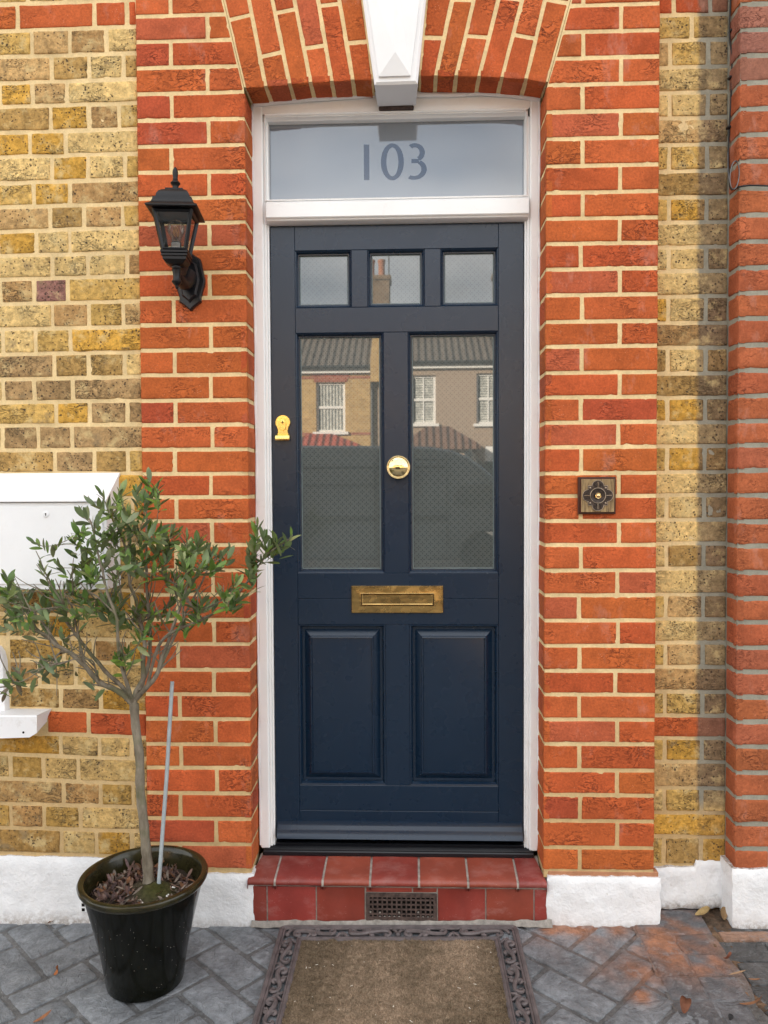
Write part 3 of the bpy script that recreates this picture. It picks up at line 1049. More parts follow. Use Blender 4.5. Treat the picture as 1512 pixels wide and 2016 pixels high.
for k in range(len(zs_) - 1):
    zt, zb = zs_[k] - JH, zs_[k + 1] + JH
    zm = (zt + zb) / 2
    row = k - (NUP - 1)
    red = row in (-1, 28)
    a, b = sxl(zm), sxr(zm)
    if red: cuts = [a, a + .046, a + .15, b] if row < 0 else [a, b]
    elif row % 2 == 0: cuts = [a, b]
    else: cuts = [a, a + .036, a + .146, b]
    if row == 0: cuts = [a, a + .098, b]
    for i in range(len(cuts) - 1):
        x0, x1 = cuts[i] + (JH if i else 0), cuts[i + 1] - (JH if i < len(cuts) - 2 else 0)
        # grid of the colours must match brick(): same seg both ways
        c = red_col() if red else yel_col()
        w, h = x1 - x0, zt - zb
        S, T = np.meshgrid(dlist(w, .008, .0042), dlist(h, .008, .0042))
        d = dirtmix(x0 + S * w, zt - T * h)[..., None]
        dull = np.array(c) * .26 + A3(.105, .080, .060)
        brick(mb, (x0, Ys, zt), (x1, Ys, zt), (x1, Ys, zb), (x0, Ys, zb), (0, -1, 0), np.array(c) * (1 - d) + dull * d,
              seg=.008, rough=.0028, jit=.002, r=.0042, mi=2 if red else 0)
def strip_mort(X, Z):
    d = np.clip(dirtmix(X, Z), 0, 1)[..., None]
    return cream_col(X, Z) * (1 - d) + GREYM * d
mort_sheet(mb, sxl(1) - .03, sxr(1) + .04, .05, zs_[0], Ys + .0030, strip_mort, seg=.008)
# mortar fillet in the corner against the neighbour's pier
zz = np.linspace(.1, zs_[0], 160)
V = np.array([[(sxr(z) + .002, Ys + .002, z), (sxr(z) + .008, Ys - .008, z), (sxr(z) + .020, Ys - .014, z)] for z in zz])
V += (fbm(V * 25, 3) - .5)[..., None] * A3(.010, .008, 0)
mb.grid(V, GREYM * .95, 1)
mb.build('brickwork', [M['yel'], M['mor'], M['red']], strip)
pl = MB()
rough_block(pl, sxl(.2) - .02, sxr(.2) + .025, Ys - .012, lambda x: gz(x) + .005, lambda x: pxz(1330, 1706, Ys) + (.022 if x > sxb(.2) - .005 else 0), .03, 31.0, amp=.011, ragged=.008, foot=.3, seg=.005)
pl.build('plinth', M['plinth'], strip)

# --- neighbour's red pier
Yn = -.004
bn = [7, 58, 108, 161.5, 213.5, 264.5, 317, 370, 422.5, 475, 526.5, 576.5, 626.5, 679, 729, 779, 829, 876.5, 926.5, 975, 1027, 1075.5, 1127, 1178, 1225.5, 1275.5, 1323, 1373,
      1422, 1470.5, 1522, 1571, 1623, 1672, 1714]
zn = ext([pxz(1490, y, Yn) for y in bn], NUP - 1)
nxl = linx((1457, 60), (1447, 1680), Yn)
npier = thing('brick_pier', 'weathered red brick pier with grey joints at the right edge', 'brick pier', (1.0, 0, 0))
mb = MB()
XN1 = 1.42
for k in range(len(zn) - 1):
    zt, zb = zn[k] - JH, zn[k + 1] + JH
    zm = (zt + zb) / 2
    x = nxl(zm)
    cuts = [x, x + .102, x + .317, XN1] if k % 2 else [x, x + .215, x + .317, XN1]
    for i in range(3):
        c = lerp(red_col(), A3(.34, .15, .085), .30) * A3(.92, .95, 1.0)
        if k in (6, 7, 8): c = lerp(c, A3(.24, .14, .12), .55)
        brick(mb, (cuts[i] + (JH if i else 0), Yn, zt), (cuts[i + 1] - JH, Yn, zt), (cuts[i + 1] - JH, Yn, zb), (cuts[i] + (JH if i else 0), Yn, zb), (0, -1, 0), c, r=.006, jit=.002)
        if i == 0:
            brick(mb, (x, Ys - .005, zt), (x, Yn, zt), (x, Yn, zb), (x, Ys - .005, zb), (-1, 0, 0), c * .92, r=.006)
zz = np.linspace(.1, zn[0], 140)
grey = lambda X, Z: GREYM * (0.9 + .3 * fbm(np.stack([X * 20, X * 0, Z * 20], -1), 2))[..., None]
V = np.array([[(nxl(z) + .0032, y, z) for y in np.linspace(Yn + .002, Ys, 5)] for z in zz])
mb.grid(V, grey(V[..., 0], V[..., 2]), 1)
V = np.array([[(lerp(nxl(z) + .002, XN1, u), Yn + .0030, z) for u in np.linspace(0, 1, 14)] for z in zz])
V[..., 1] += (fbm(V * 32, 2) - .5) * .0014
mb.grid(V, grey(V[..., 0], V[..., 2]), 1)
mb.build('brickwork', [M['red'], M['mor']], npier)
pl = MB()
rough_block(pl, P(1443, 1770, -.018)[0], XN1, -.018, lambda x: gz(x) - .03, pxz(1490, 1713, -.018), .10, 44.0, amp=.009, ragged=.005, foot=.55)
pl.build('plinth', M['plinth'], npier)

# ------------------------------------------------------------------ the house behind and above the doorway
M['stock_far'] = m_brickwork('stock_brick_far', (.50, .33, .13), (.55, .42, .24))
M['red_far'] = m_brickwork('red_brick_far', (.36, .09, .05), (.40, .30, .2))
M['rooftile'] = m_tiles_roof('grey_roof_tile', (.135, .115, .10))
M['redtile'] = m_tiles_roof('red_roof_tile', (.34, .075, .05))
house = thing('terraced_house', 'upper storey and roof of the yellow brick house behind the navy door', 'house', (0, 4, 0))
mb = MB()
mb.box(-24, 24, .26, 8.2, -.2, 6.3)
mb.box(-24, -1.67, .014, .255, -.2, 6.2)
mb.box(1.43, 24, .014, .255, -.2, 6.2)
mb.box(-1.665, 1.425, .014, .255, max(zL[0], EXT_Z) + .16, 6.2)
mb.build('wall', M['stock_far'], house, smooth=False)
mb = MB()
mb.poly([(-.45, 6.1), (8.6, 6.1), (4.1, 9.3)], -24.2, 24.2, axis='x')
mb.build('roof', M['rooftile'], house, smooth=False)

# ------------------------------------------------------------------ door frame
YF = .100
def avx(a, b, Y): return (P(*a, Y)[0] + P(*b, Y)[0]) / 2
def avz(a, b, Y): return (P(*a, Y)[2] + P(*b, Y)[2]) / 2
xo0, xo1 = avx((499, 260), (512, 1640), YF), avx((1063, 260), (1057, 1640), YF)
xi0, xi1 = avx((531, 460), (541, 1640), .118), avx((1032, 460), (1032, 1640), .118)
zgt = avz((528, 244), (1033, 233), .13)       # transom glass top, bottom
zgb = avz((530, 396), (1032, 386.5), .13)
ztr0 = avz((530, 437), (1032, 429), .09)      # transom rail underside
zdt = avz((531, 445), (1032, 435), .122)      # door top
zdb = avz((542, 1656), (1031, 1660), .12)     # door foot
frame = thing('door_frame', 'white painted timber door frame with a frosted numbered fanlight', 'door frame', (0, .12, .13))
zfoot = avz((513, 1672), (1056, 1675), YF)
for sgn, a, b in ((1, xo0, xi0), (-1, xo1, xi1)):
    mb = MB()
    w = abs(b - a)
    mb.box(a, a + sgn * (w - .014), YF, .19, zfoot, zgt + .09, .0035)
    mb.box(a + sgn * (w - .0142), a + sgn * (w - .006), YF + .007, .19, zfoot + .004, zgt - .004, .0025)
    mb.box(a + sgn * (w - .0062), b, YF + .013, .19, zfoot + .004, zgt - .002, .0025)
    mb.build('jamb', M['white'], frame, sharp=30)
mb = MB()
crv = [(500, 206), (560, 200), (617, 195), (680, 191), (735, 188), (780, 186), (825, 186), (885, 186), (945, 186), (1005, 189), (1063, 194)]
top = [P(*q, YF) for q in crv]
zb_ = zgt + .012
pts = [(xo0 + .034, zb_), (xo1 - .034, zb_)] + [(q[0], q[2] + .01) for q in reversed(top)]
mb.poly(pts, YF + .0025, .185, bev=.0)
mb.box(xo0 + .034, xo1 - .034, YF - .004, YF + .03, zgt + .010, zgt + .017, .003)
mb.nested([(xo0 + .032, xo1 - .032, zgb - .01, zgt + .011, YF + .0045), (xo0 + .036, xo1 - .036, zgb - .006, zgt + .007, YF + .003), (xo0 + .038, xo1 - .038, zgb - .004, zgt + .005, YF + .012),
           (xi0 - .003, xi1 + .003, zgb, zgt + .001, YF + .018), (xi0 - .001, xi1 + .001, zgb + .001, zgt, .140)], cap=False)
mb.build('head', M['white'], frame, sharp=25)
mb = MB()
R_ = []
for i, t in enumerate(top):
    R_.append(t + A3(0, -.004 + .002 * sin(i * 2.1), -.002 + .002 * sin(i * 1.7)))
mb.tube(R_, [.0065 + .0015 * sin(i * 1.3) for i in range(len(R_))], 8)
for xx, sg in ((xo0, -1), (xo1, 1)):
    zs2 = np.linspace(zfoot + .01, zgt + .07, 40)
    mb.tube([A3(xx + sg * (.001 + .0012 * sin(z * 17)), YF + .003, z) for z in zs2], [.0042 + .0012 * sin(z * 29) for z in zs2], 7)
mb.build('sealant_bead', M['chipped_white'], frame)
mb = MB()
xt0, xt1 = avx((524, 420), (524, 420), .085), avx((1041, 410), (1041, 410), .085)
ztb = avz((524, 398), (1041, 389), .083)
mb.add([(x, y, z) for x in (xt0, xt1) for (y, z) in ((.140, zgb + .006), (.086, ztb), (.082, ztb - .004), (.082, ztr0 + .012), (.085, ztr0 + .009), (.088, ztr0 + .009), (.091, ztr0 + .004), (.100, ztr0), (.19, ztr0))],
       [(i, i + 1, i + 10, i + 9) for i in range(8)] + [tuple(range(9)), tuple(reversed(range(9, 18)))])
mb.box(xi0 - .006, xi1 + .006, .104, .19, zdt + .003, ztr0 + .001, .002)
mb.build('transom_rail', M['white'], frame, sharp=25)
mb = MB()
mb.box(xi0 - .004, xi1 + .004, .138, .146, zgb - .004, zgt + .004)
gp = mb.build('glass_pane', M['transom'], frame, smooth=False)
# the house number 103, clear in the frosted glass
mb = MB()
YG = .1378
def dg(px, py): 
    q = P(px, py, YG); return (q[0], q[2])
def strip_poly(outer, inner):
    n = len(outer)
    V = [(p[0], YG, p[1]) for p in outer] + [(p[0], YG, p[1]) for p in inner]
    mb.add(V, [(i, i + 1, n + i + 1, n + i) for i in range(n - 1)])
mb.add([(*(lambda q: (q[0], YG, q[1]))(dg(*p)),) for p in ((716.6, 354.5), (727.4, 354.5), (727.0, 284.5), (716.0, 284.5))], [(0, 1, 2, 3)])
th = np.linspace(0, 2 * pi, 49)
strip_poly([dg(772.5 + 22.6 * cos(t), 318.6 + 36.4 * sin(t)) for t in th], [dg(772.5 + 11.8 * cos(t), 318.6 + 28.4 * sin(t)) for t in th])
o1, i1 = [], []
def arc(cx, cy, ro, ri_x, ri_y, ro_y, a0, a1, n):
    for t in np.linspace(radians(a0), radians(a1), n):
        o1.append(dg(cx + ro * cos(t), cy + ro_y * sin(t))); i1.append(dg(cx + ri_x * cos(t), cy + ri_y * sin(t)))
arc(817, 300.2, 19.5, 9.2, 10.2, 18.4, -128, 62, 20)
arc(815, 333.2, 25.3, 14.6, 13.2, 20.6, -58, 118, 22)
strip_poly(o1[:20], i1[:20]); strip_poly(o1[20:], i1[20:])
mb.add([(q[0], YG - .0002, q[1]) for q in (dg(810, 313), dg(824, 313), dg(826, 321), dg(810, 321))], [(0, 1, 2, 3)])
mb.build('house_number', M['digit'], gp, smooth=False)
mb = MB()
zs0 = avz((516, 1686), (1052, 1689), .088)
xs0, xs1 = P(517, 1680, .088)[0], P(1052, 1684, .088)[0]
mb.box(xs0, xs1, .087, .19, zs0, zdb - .016, .003)
for k, y in enumerate((.092, .098, .105, .112)):
    mb.box(xs0 + .004, xs1 - .004, y, y + .003, zdb - .018, zdb - .0125, .001)
mb.box(xi0 - .002, xi1 + .002, .116, .19, zdb - .016, zdb - .004, .002)
mb.build('threshold', M['blackgloss'], frame, sharp=30)

# ------------------------------------------------------------------ front door
YD = .122
door = thing('front_door', 'navy blue panelled front door with five glazed panes and brass fittings', 'door', (0, YD, zdb))
dx0, dx1 = xi0 + .0025, xi1 - .0025
def X_(px, py=1000, Y=YD): return P(px, py, Y)[0]
def Z_(py, px=780, Y=YD): return P(px, py, Y)[2]
sx0 = (X_(580, 500) + X_(586.5, 1150)) / 2
sx1 = (X_(981, 560) + X_(981.5, 1150)) / 2
z_a = avz((583, 493.6), (979, 487.5), YD)      # top rail underside
z_b = avz((583, 605.7), (979, 602), YD)        # top of second rail
z_c = avz((584, 655.5), (980, 651.5), YD)
z_d = avz((588, 1129), (981, 1128), YD)        # lock rail top
z_e = avz((588, 1230), (981, 1229), YD)
z_f = avz((589, 1544.5), (982, 1549), YD)
z_lr = avz((588, 1179), (981, 1178.5), YD)
z_br = avz((588, 1594), (981, 1599.5), YD)
m1 = (X_(692, 550), X_(723.5, 550)); m2 = (X_(836, 550), X_(867.5, 550))
mc = (X_(755, 660), X_(803.5, 660)); mc2 = (X_(757.5, 1125), X_(804.5, 1125))
mcx = ((mc[0] + mc2[0]) / 2, (mc[1] + mc2[1]) / 2)
mp_ = (X_(759.5, 1380), X_(806.5, 1380))
leafb = MB()
bv = .0011
def db(x0, x1, z0, z1): leafb.box(x0, x1, YD, .168, z0, z1, bv)
g = .0003
db(dx0, sx0 - g, zdb + .006, zdt - .003)
db(sx1 + g, dx1, zdb + .006, zdt - .003)
db(sx0, sx1, z_a, zdt - .003)
db(sx0, sx1, z_c, z_b)
db(sx0, sx1, z_lr + g, z_d); db(sx0, sx1, z_e, z_lr - g)
db(sx0, sx1, z_br + g, z_f); db(sx0, sx1, zdb + .006, z_br - g)
db(m1[0], m1[1], z_b + g, z_a - g); db(m2[0], m2[1], z_b + g, z_a - g)
db(mcx[0], mcx[1], z_d + g, z_c - g)
db(mp_[0], mp_[1], z_f + g, z_e - g)
tops = [(sx0, m1[0], z_b, z_a), (m1[1], m2[0], z_b, z_a), (m2[1], sx1, z_b, z_a)]
lows = [(sx0, mcx[0], z_d, z_c), (mcx[1], sx1, z_d, z_c)]
pans = [(sx0, mp_[0], z_f, z_e), (mp_[1], sx1, z_f, z_e)]
def ins(r, d, db_=None): return (r[0] + d, r[1] - d, r[2] + (d if db_ is None else db_), r[3] - d)
for r in tops + lows:
    leafb.nested([(*ins(r, .0), YD + .002), (*ins(r, .0012), YD + .0012), (*ins(r, .004), YD + .0035), (*ins(r, .0075), YD + .010), (*ins(r, .0082), YD + .0125), (*ins(r, .0115), YD + .013), (*ins(r, .0118), YD + .022)], cap=False)
leaf_o = leafb.build('door_leaf', M['navy'], door, sharp=25)
for r in tops + lows:
    q = ins(r, .011)
    mb = MB()
    mb.box(q[0], q[1], YD + .0195, YD + .03, q[2], q[3])
    go = mb.build('glass_pane', M['etched'], door, smooth=False)
    # greyish sealing line round the glass
    ed = MB()
    q2 = (q[0] + .0008, q[1] - .0008, q[2] + .0008, q[3] - .0008)
    ed.nested([(*q2, YD + .0192), (*ins(q2, .0022), YD + .0188), (*ins(q2, .0030), YD + .0194)], cap=False)
    ed.build('glazing_seal', M['gsl'] if 'gsl' in M else M.setdefault('gsl', m_plain('glazing_seal', (.16, .20, .20), .5, .4)), go, smooth=False)
for r in pans:
    mb = MB()
    mb.nested([(*r, YD + .002), (*ins(r, .001), YD + .001), (*ins(r, .005), YD + .002), (*ins(r, .0095), YD + .011), (*ins(r, .0105), YD + .0185), (*ins(r, .0175), YD + .0195),
               (*ins(r, .0180), YD + .0195), (*ins(r, .0365), YD + .0065), (*ins(r, .0375), YD + .0020), (*ins(r, .0415), YD + .0008), (*ins(r, .0430), YD + .0052), (*ins(r, .0450), YD + .0048)])
    mb.build('raised_panel', M['navy'], door, sharp=12)
mb = MB()
wx0, wx1 = X_(543, 1630, .1) + .003, X_(1031, 1630, .1) - .002
zw1 = avz((543, 1613), (1031, 1619), YD); zw0 = avz((543, 1653), (1031, 1659), .09)
hw_ = zw1 - zw0
prof = [(YD + .001, zw1), (YD - .0035, zw1 - .0012), (YD - .0042, zw1 - .20 * hw_), (YD - .0058, zw1 - .30 * hw_), (YD - .011, zw1 - .40 * hw_), (YD - .0150, zw1 - .47 * hw_), (YD - .0165, zw1 - .55 * hw_), (YD - .0175, zw1 - .70 * hw_), (YD - .0215, zw1 - .84 * hw_), (YD - .026, zw1 - .93 * hw_), (YD - .0275, zw0 + .002), (YD - .026, zw0), (YD + .001, zw0)]
mb.poly(prof, wx0, wx1, axis='x')
mb.build('weather_bar', M['navy'], door, sharp=24)
# letter plate
mb = MB()
lx0, lx1 = X_(692, 1180, YD), X_(872.5, 1180, YD)
lz1, lz0 = avz((692, 1154), (872, 1152), YD), avz((693, 1207), (873, 1206), YD)
r = (lx0, lx1, lz0, lz1)
fl = (P(711, 1180, YD)[0], P(854, 1180, YD)[0], avz((711, 1192), (854, 1191), YD), avz((711, 1168.5), (854, 1167.5), YD))
mb.nested([(*r, YD + .001), (*r, YD - .0045), (*ins(r, .0015), YD - .0062), (*ins(fl, -.002), YD - .0070), (*ins(fl, -.0004), YD - .0078), (*ins(fl, .0003), YD - .0012)], cap=False)
lp = mb.build('letter_plate', M['brass_old'], door, sharp=25)
mb = MB()
q = ins(fl, .0014)
mb.nested([(*q, YD + .002), (*q, YD - .0035), (*ins(q, .0012), YD - .0045), (*ins(q, .004), YD - .0030)])
mb.build('flap', M['brass_old'], lp, sharp=25)
# door knob in the middle of the mullion
kc = P(780, 920, YD)
mb = MB()
u = .0362
mb.lathe([(.0, 0.0), (.0345, .0), (.036, .003), (.035, .006), (.031, .009), (.0285, .010), (.016, .012), (.013, .02), (.013, .034), (.019, .040), (.029, .044), (.0345, .049), (.0355, .053), (.0350, .0555), (.0335, .0565), (.0325, .0560),
          (.0318, .0565), (.0306, .0580), (.0296, .0578), (.0290, .0570), (.0285, .0572), (.026, .0597), (.021, .0628), (.015, .0652), (.008, .0667), (.0015, .0671)], (kc[0] + .0075, YD, kc[2] - .001), 'y-', 56)
mb.build('door_knob', M['brass_knob'], door, sharp=50)
# cylinder pull
c = P(557.3, 832, YD)
mb = MB()
sc = 1 / 642.0
ol = []
for t in np.linspace(radians(-38), radians(218), 30):
    ol.append((c[0] + 15 * sc * cos(t), c[2] + 15 * sc * sin(t)))
ol += [(c[0] - 10.0 * sc, c[2] - 16 * sc), (c[0] - 10.3 * sc, c[2] - 20 * sc), (c[0] - 12.5 * sc, c[2] - 24.5 * sc), (c[0] + 12.5 * sc, c[2] - 24.5 * sc), (c[0] + 10.3 * sc, c[2] - 20 * sc), (c[0] + 10.0 * sc, c[2] - 16 * sc)]
mb.poly(ol, YD - .007, YD + .001, bev=.0022)
pf = [(YD - .002, c[2] - 22 * sc), (YD - .008, c[2] - 23.5 * sc), (YD - .016, c[2] - 26 * sc), (YD - .019, c[2] - 30 * sc), (YD - .019, c[2] - 33 * sc), (YD - .015, c[2] - 35.5 * sc), (YD - .010, c[2] - 34.5 * sc), (YD - .006, c[2] - 29 * sc), (YD - .002, c[2] - 27 * sc)]
mb.poly(pf, c[0] - 13.8 * sc, c[0] + 13.8 * sc, axis='x')
lk = mb.build('lock_pull', M['brass'], door, sharp=30)
mb = MB()
ol = []
for t in np.linspace(0, pi, 16): ol.append((c[0] + 7.2 * sc * cos(t), c[2] + 1 * sc + 7.2 * sc * sin(t)))
for t in np.linspace(pi, 2 * pi, 16): ol.append((c[0] + 6.2 * sc * cos(t), c[2] - 10 * sc + 6.2 * sc * sin(t)))
mb.poly(ol, YD - .0105, YD - .005, bev=.0012)
mb.lathe([(.0, .0), (3.6 * sc, 0), (3.6 * sc, .0112), (2.6 * sc, .0118), (.0005, .0118)], (c[0], YD, c[2] + 1 * sc), 'y-', 20)
mb.poly([(c[0] - .7 * sc, c[2] - 1.8 * sc), (c[0] + .7 * sc, c[2] - 1.8 * sc), (c[0] + .7 * sc, c[2] + 3.2 * sc), (c[0] - .7 * sc, c[2] + 3.2 * sc)], YD - .0122, YD - .0115, mi=1)
mb.build('lock_cylinder', [M['brass'], M['dark']], lk, sharp=30)

# ------------------------------------------------------------------ doorstep
step = thing('doorstep', 'red quarry tiled doorstep with an iron air brick in its riser', 'doorstep', (0, -.02, 0))
YR = -.006
ztop_r = avz((500, 1746), (1070, 1748), YR)
TILE = A3(.235, .044, .030)
fr_x = [487, 540.7, 635, 728.5, 825, 922, 1020, 1077]
bk_x = [517, 553.8, 644, 732, 824.4, 916.7, 1010, 1053]
Ynose, Yback = -.019, .090
zn_ = avz((486, 1734), (1077, 1738), Ynose)
zbk = zs0 + .0005
mb = MB()
for i in range(7):
    xa0, xa1 = P(fr_x[i], 1738, Ynose)[0], P(fr_x[i + 1], 1738, Ynose)[0]
    xb0, xb1 = P(bk_x[i], 1688, Yback)[0], P(bk_x[i + 1], 1688, Yback)[0]
    gp_ = .0034
    if i: xa0 += gp_; xb0 += gp_
    if i < 6: xa1 -= gp_; xb1 -= gp_
    col = TILE * RNG.uniform(.85, 1.15) * A3(1, RNG.uniform(.85, 1.2), 1)
    pr = [(0, zbk)] + [(s, lerp(zbk, zn_ + .002, s)) for s in (.25, .5, .75, .90)]
    rows = []
    nx = 9
    dzt = RNG.normal(0, .0008)
    for s, z in pr:
        Y = lerp(Yback, Ynose, s)
        rows.append([A3(lerp(lerp(xb0, xb1, u_), lerp(xa0, xa1, u_), s), Y, z + dzt) for u_ in np.linspace(0, 1, nx)])
    for ang in (60, 30, 0, -30, -60, -90):
        Y = Ynose + .009 - .010 * cos(radians(ang)) - .000
        rows.append([A3(lerp(xa0, xa1, u_), Y, zn_ - .0085 + .0098 * sin(radians(ang)) + dzt) for u_ in np.linspace(0, 1, nx)])
    rows.append([A3(lerp(xa0, xa1, u_), YR + .01, zn_ - .0185 + dzt) for u_ in np.linspace(0, 1, nx)])
    X = np.array(rows)
    X[:, 0, 2] -= .0008; X[:, -1, 2] -= .0008
    X[..., 2] += (fbm(X * 18 + i, 2) - .5) * .0016
    mb.grid(X, col)
    # tile edges
    for k in (0, -1):
        B = X[:, k].copy(); B[:, 2] -= .012
        mb.grid(np.stack([X[:, k], B]), col)
mb.build('tread', M['tread'], step, sharp=50)
mb = MB()
rx = [497, 526, 622.7, 719, 861, 956.4, 1051.5, 1078]
def tl(a, b, zt, zb, pad=1.6):
    x0, x1 = P(a, 1780, YR)[0] + .0018, P(b, 1780, YR)[0] - .0018
    brick(mb, (x0, YR, zt), (x1, YR, zt), (x1, YR, zb), (x0, YR, zb), (0, -1, 0), TILE * RNG.uniform(.9, 1.12) * A3(1, RNG.uniform(.8, 1.1), .95), depth=.012, r=.0012, rough=.0006, jit=.0006, seg=.03, chip=.5)
zr0 = gz(0) + .012
for i in (0, 1, 2, 4, 5, 6):
    tl(rx[i], rx[i + 1], ztop_r - .002, zr0 + gz(P(rx[i], 1780, 0)[0]))
zab = pxz(790, 1758, YR)
tl(720, 812, ztop_r - .002, zab + .002); tl(812, 861, ztop_r - .002, zab + .002)
mb.build('riser', M['tile'], step)
mb = MB()
mb.box(P(497, 1780, YR)[0], P(1077, 1780, YR)[0], YR + .0025, .09, -.02, zn_ - .019)
mb.add([(P(500, 1700, 0)[0], Yback + .02, zbk - .0025), (P(1070, 1700, 0)[0], Yback + .02, zbk - .0025), (P(1070, 1738, Ynose)[0] - .004, Ynose + .008, zn_ - .0005), (P(493, 1738, Ynose)[0] + .004, Ynose + .008, zn_ - .0005)], [(0, 3, 2, 1)], mi=1)
for i in range(1, 7):
    q0, q1 = P(fr_x[i], 1738, Ynose), P(bk_x[i], 1688, Yback)
    V = []
    for (Y, za_, zb_2) in ((Ynose + .0022, zn_ - .0185, zn_ - .0065), (Ynose + .006, zn_ - .0185, zn_ - .0012), (YR + .02, zn_ - .0185, zn_ - .0005)):
        for sx_ in (-.0045, .0045): V += [(q0[0] + sx_, Y, za_), (q0[0] + sx_, Y, zb_2)]
    mb.add(V, [(0, 2, 3, 1), (1, 3, 7, 5), (5, 7, 11, 9), (0, 1, 5, 4), (2, 6, 7, 3)], mi=1)
X = np.array([[A3(x, YR + .003 - .014 * s - .012 * fbm(A3(x * 30, s, 1), 2), gz(x) + .014 - .013 * s + .006 * fbm(A3(x * 40, s, 5), 2)) for x in np.linspace(P(497, 1800, 0)[0], P(1085, 1800, 0)[0], 90)] for s in (0, .3, .6, 1.0)])
mb.grid(X)
mb.build('grout_bed', [M['grout'], m_plain('tile_grout', (.40, .355, .31), .9, .2, 0, 50, .35, .4, .002)], step)
mb = MB()
ax0, ax1 = P(721, 1780, YR)[0] + .001, P(860, 1780, YR)[0] - .001
az1, az0 = zab - .002, zr0 + .002
mb.box(ax0, ax1, YR + .002, YR + .02, az0, az1, 0, mi=1)
n = 14
w = (ax1 - ax0 - .008) / n
for i in range(n + 1):
    x = ax0 + .004 + i * w
    mb.box(x - .0024 - (.003 if i in (0, n) else 0), x + .0024 + (.003 if i in (0, n) else 0), YR - .003, YR + .003, az0, az1, .0008)
nr = 5
hh = (az1 - az0 - .010) / nr
for i in range(nr + 1):
    z = az0 + .005 + i * hh
    e = .004 if i in (0, nr) else 0
    mb.box(ax0, ax1, YR - .0026, YR + .0026, z - .0022 - e, z + .0022 + e, .0008)
for k in range(26):
    i, j = RNG.integers(0, n), 0 if RNG.uniform() < .8 else 1
    x, z = ax0 + .004 + (i + .5) * w, az0 + .006 + j * hh + RNG.uniform(.001, .004)
    mb.box(x - .003, x + .003, YR - .001, YR + .004, z - .002, z + .003, .001, mi=2)
mb.build('air_brick', [M['iron'], M['dark'], M['grout']], step, smooth=False)

# ------------------------------------------------------------------ ground
def structure(o): return tag(o, kind='structure')
rustc = [(G(1330, 1855)[:2], .16, .9), (G(1240, 1905)[:2], .09, .75), (G(1180, 1835)[:2], .10, .6), (G(1390, 1900)[:2], .07, .8), (G(1260, 1960)[:2], .03, 1.1), (G(1100, 1830)[:2], .12, .35)]
def recolour(mb, f):
    for i in range(len(mb.c)):
        mb.c[i] = f(mb.v[i], mb.c[i])
def rust(v, c):
    r = np.zeros(len(v))
    for (p, s, a) in rustc:
        r = np.maximum(r, a * np.exp(-(((v[:, 0] - p[0]) ** 2 + (v[:, 1] - p[1]) ** 2) / (s * s))))
    r = np.maximum(r, .95 * np.exp(-((v[:, 1] + .03) / .035) ** 2) * (v[:, 0] > .38) * (v[:, 0] < .86))
    n = fbm(v * 22, 3)
    r = np.clip(r * np.clip((n - .30) * 3.0, 0, 1.2), 0, .85)[:, None]
    return c * (1 - r) + A3(.34, .135, .058) * r
mb = MB()
ANG = radians(47)
a_, b_ = .212, .106
ca, sa = cos(ANG), sin(ANG)
org = G(1187.7, 1900)
def rot(p): return A3(org[0] + ca * p[0] - sa * p[1], org[1] + sa * p[0] + ca * p[1], 0)
def paver(x0, y0, w, h):
    g_ = .0055
    cs = [rot((x0 + g_, y0 + h - g_)), rot((x0 + w - g_, y0 + h - g_)), rot((x0 + w - g_, y0 + g_)), rot((x0 + g_, y0 + g_))]
    cx, cy = np.mean([c[0] for c in cs]), np.mean([c[1] for c in cs])
    if cx < -1.85 or cx > .75 or cy > .09 or cy < -2.1: return
    for c in cs: c[2] = gz(c[0])
    near = cy > -.75
    k = A3(.192, .202, .214) * RNG.uniform(.84, 1.16)
    brick(mb, *cs, (0, 0, 1), k, depth=.012, seg=.014 if near else .05, r=.007, rough=.0026, jit=.0032, chip=1.4)
n_ = 16
for i in range(-n_, n_):
    for j in range(-n_, n_):
        # herringbone: steps of one block width
        s = (i + j * 1) 
        ox = i * b_ + j * (-b_) * 0
        # standard tiling with period 2a: horizontal block at (k*b + 2m*a.., k*b)
for k in range(-40, 40):
    for m in range(-12, 12):
        x0 = k * b_ + m * 2 * a_
        y0 = k * b_
        paver(x0, y0, a_, b_)
        paver(x0 - b_, y0, b_, a_)
recolour(mb, rust)
xs_ = np.linspace(-1.9, .75, 60); ys_ = np.linspace(-2.2, .06, 60)
X = np.array([[A3(x, y, gz(x) - .0045) for x in xs_] for y in ys_])
mb.grid(X, A3(.132, .130, .128), 0)
mb.c[-1] = rust(mb.v[-1], mb.c[-1])
structure(mb.build('paving', M['pave']))
# soldier border, set a little proud
mb = MB()
yb = [G(1300, y)[1] for y in (1828, 1840, 1880, 1922, 1971)]
yb = [.075, yb[1]] + yb[2:] + [yb[4] - .1 * k for k in range(1, 18)]
xb0, xb1 = .645, .835
for i in range(len(yb) - 1):
    cut = .745 + RNG.normal(0, .004)
    if i == 0: segs = [(xb0, .86)]
    else: segs = [(xb0, cut), (cut, xb1 + RNG.normal(0, .008))]
    for (x0, x1) in segs:
        gA = .003
        zz_ = .0025
        brick(mb, (x0 + gA, yb[i] - gA, gz(x0) + zz_), (x1 - .001, yb[i] - gA, gz(x1) + zz_), (x1 - .001, yb[i + 1] + gA, gz(x1) + zz_), (x0 + gA, yb[i + 1] + gA, gz(x0) + zz_), (0, 0, 1),
              A3(.112, .114, .120) * RNG.uniform(.85, 1.15), depth=.016, seg=.012 if i < 8 else .04, r=.004, rough=.0016, jit=.0022)
X = np.array([[A3(x, y, gz(x) - .001) for x in np.linspace(.642, .86, 12)] for y in np.linspace(-2.2, .08, 60)])
X[:, -1, 0] += (fbm(X[:, -1] * 22, 3) - .5) * .05
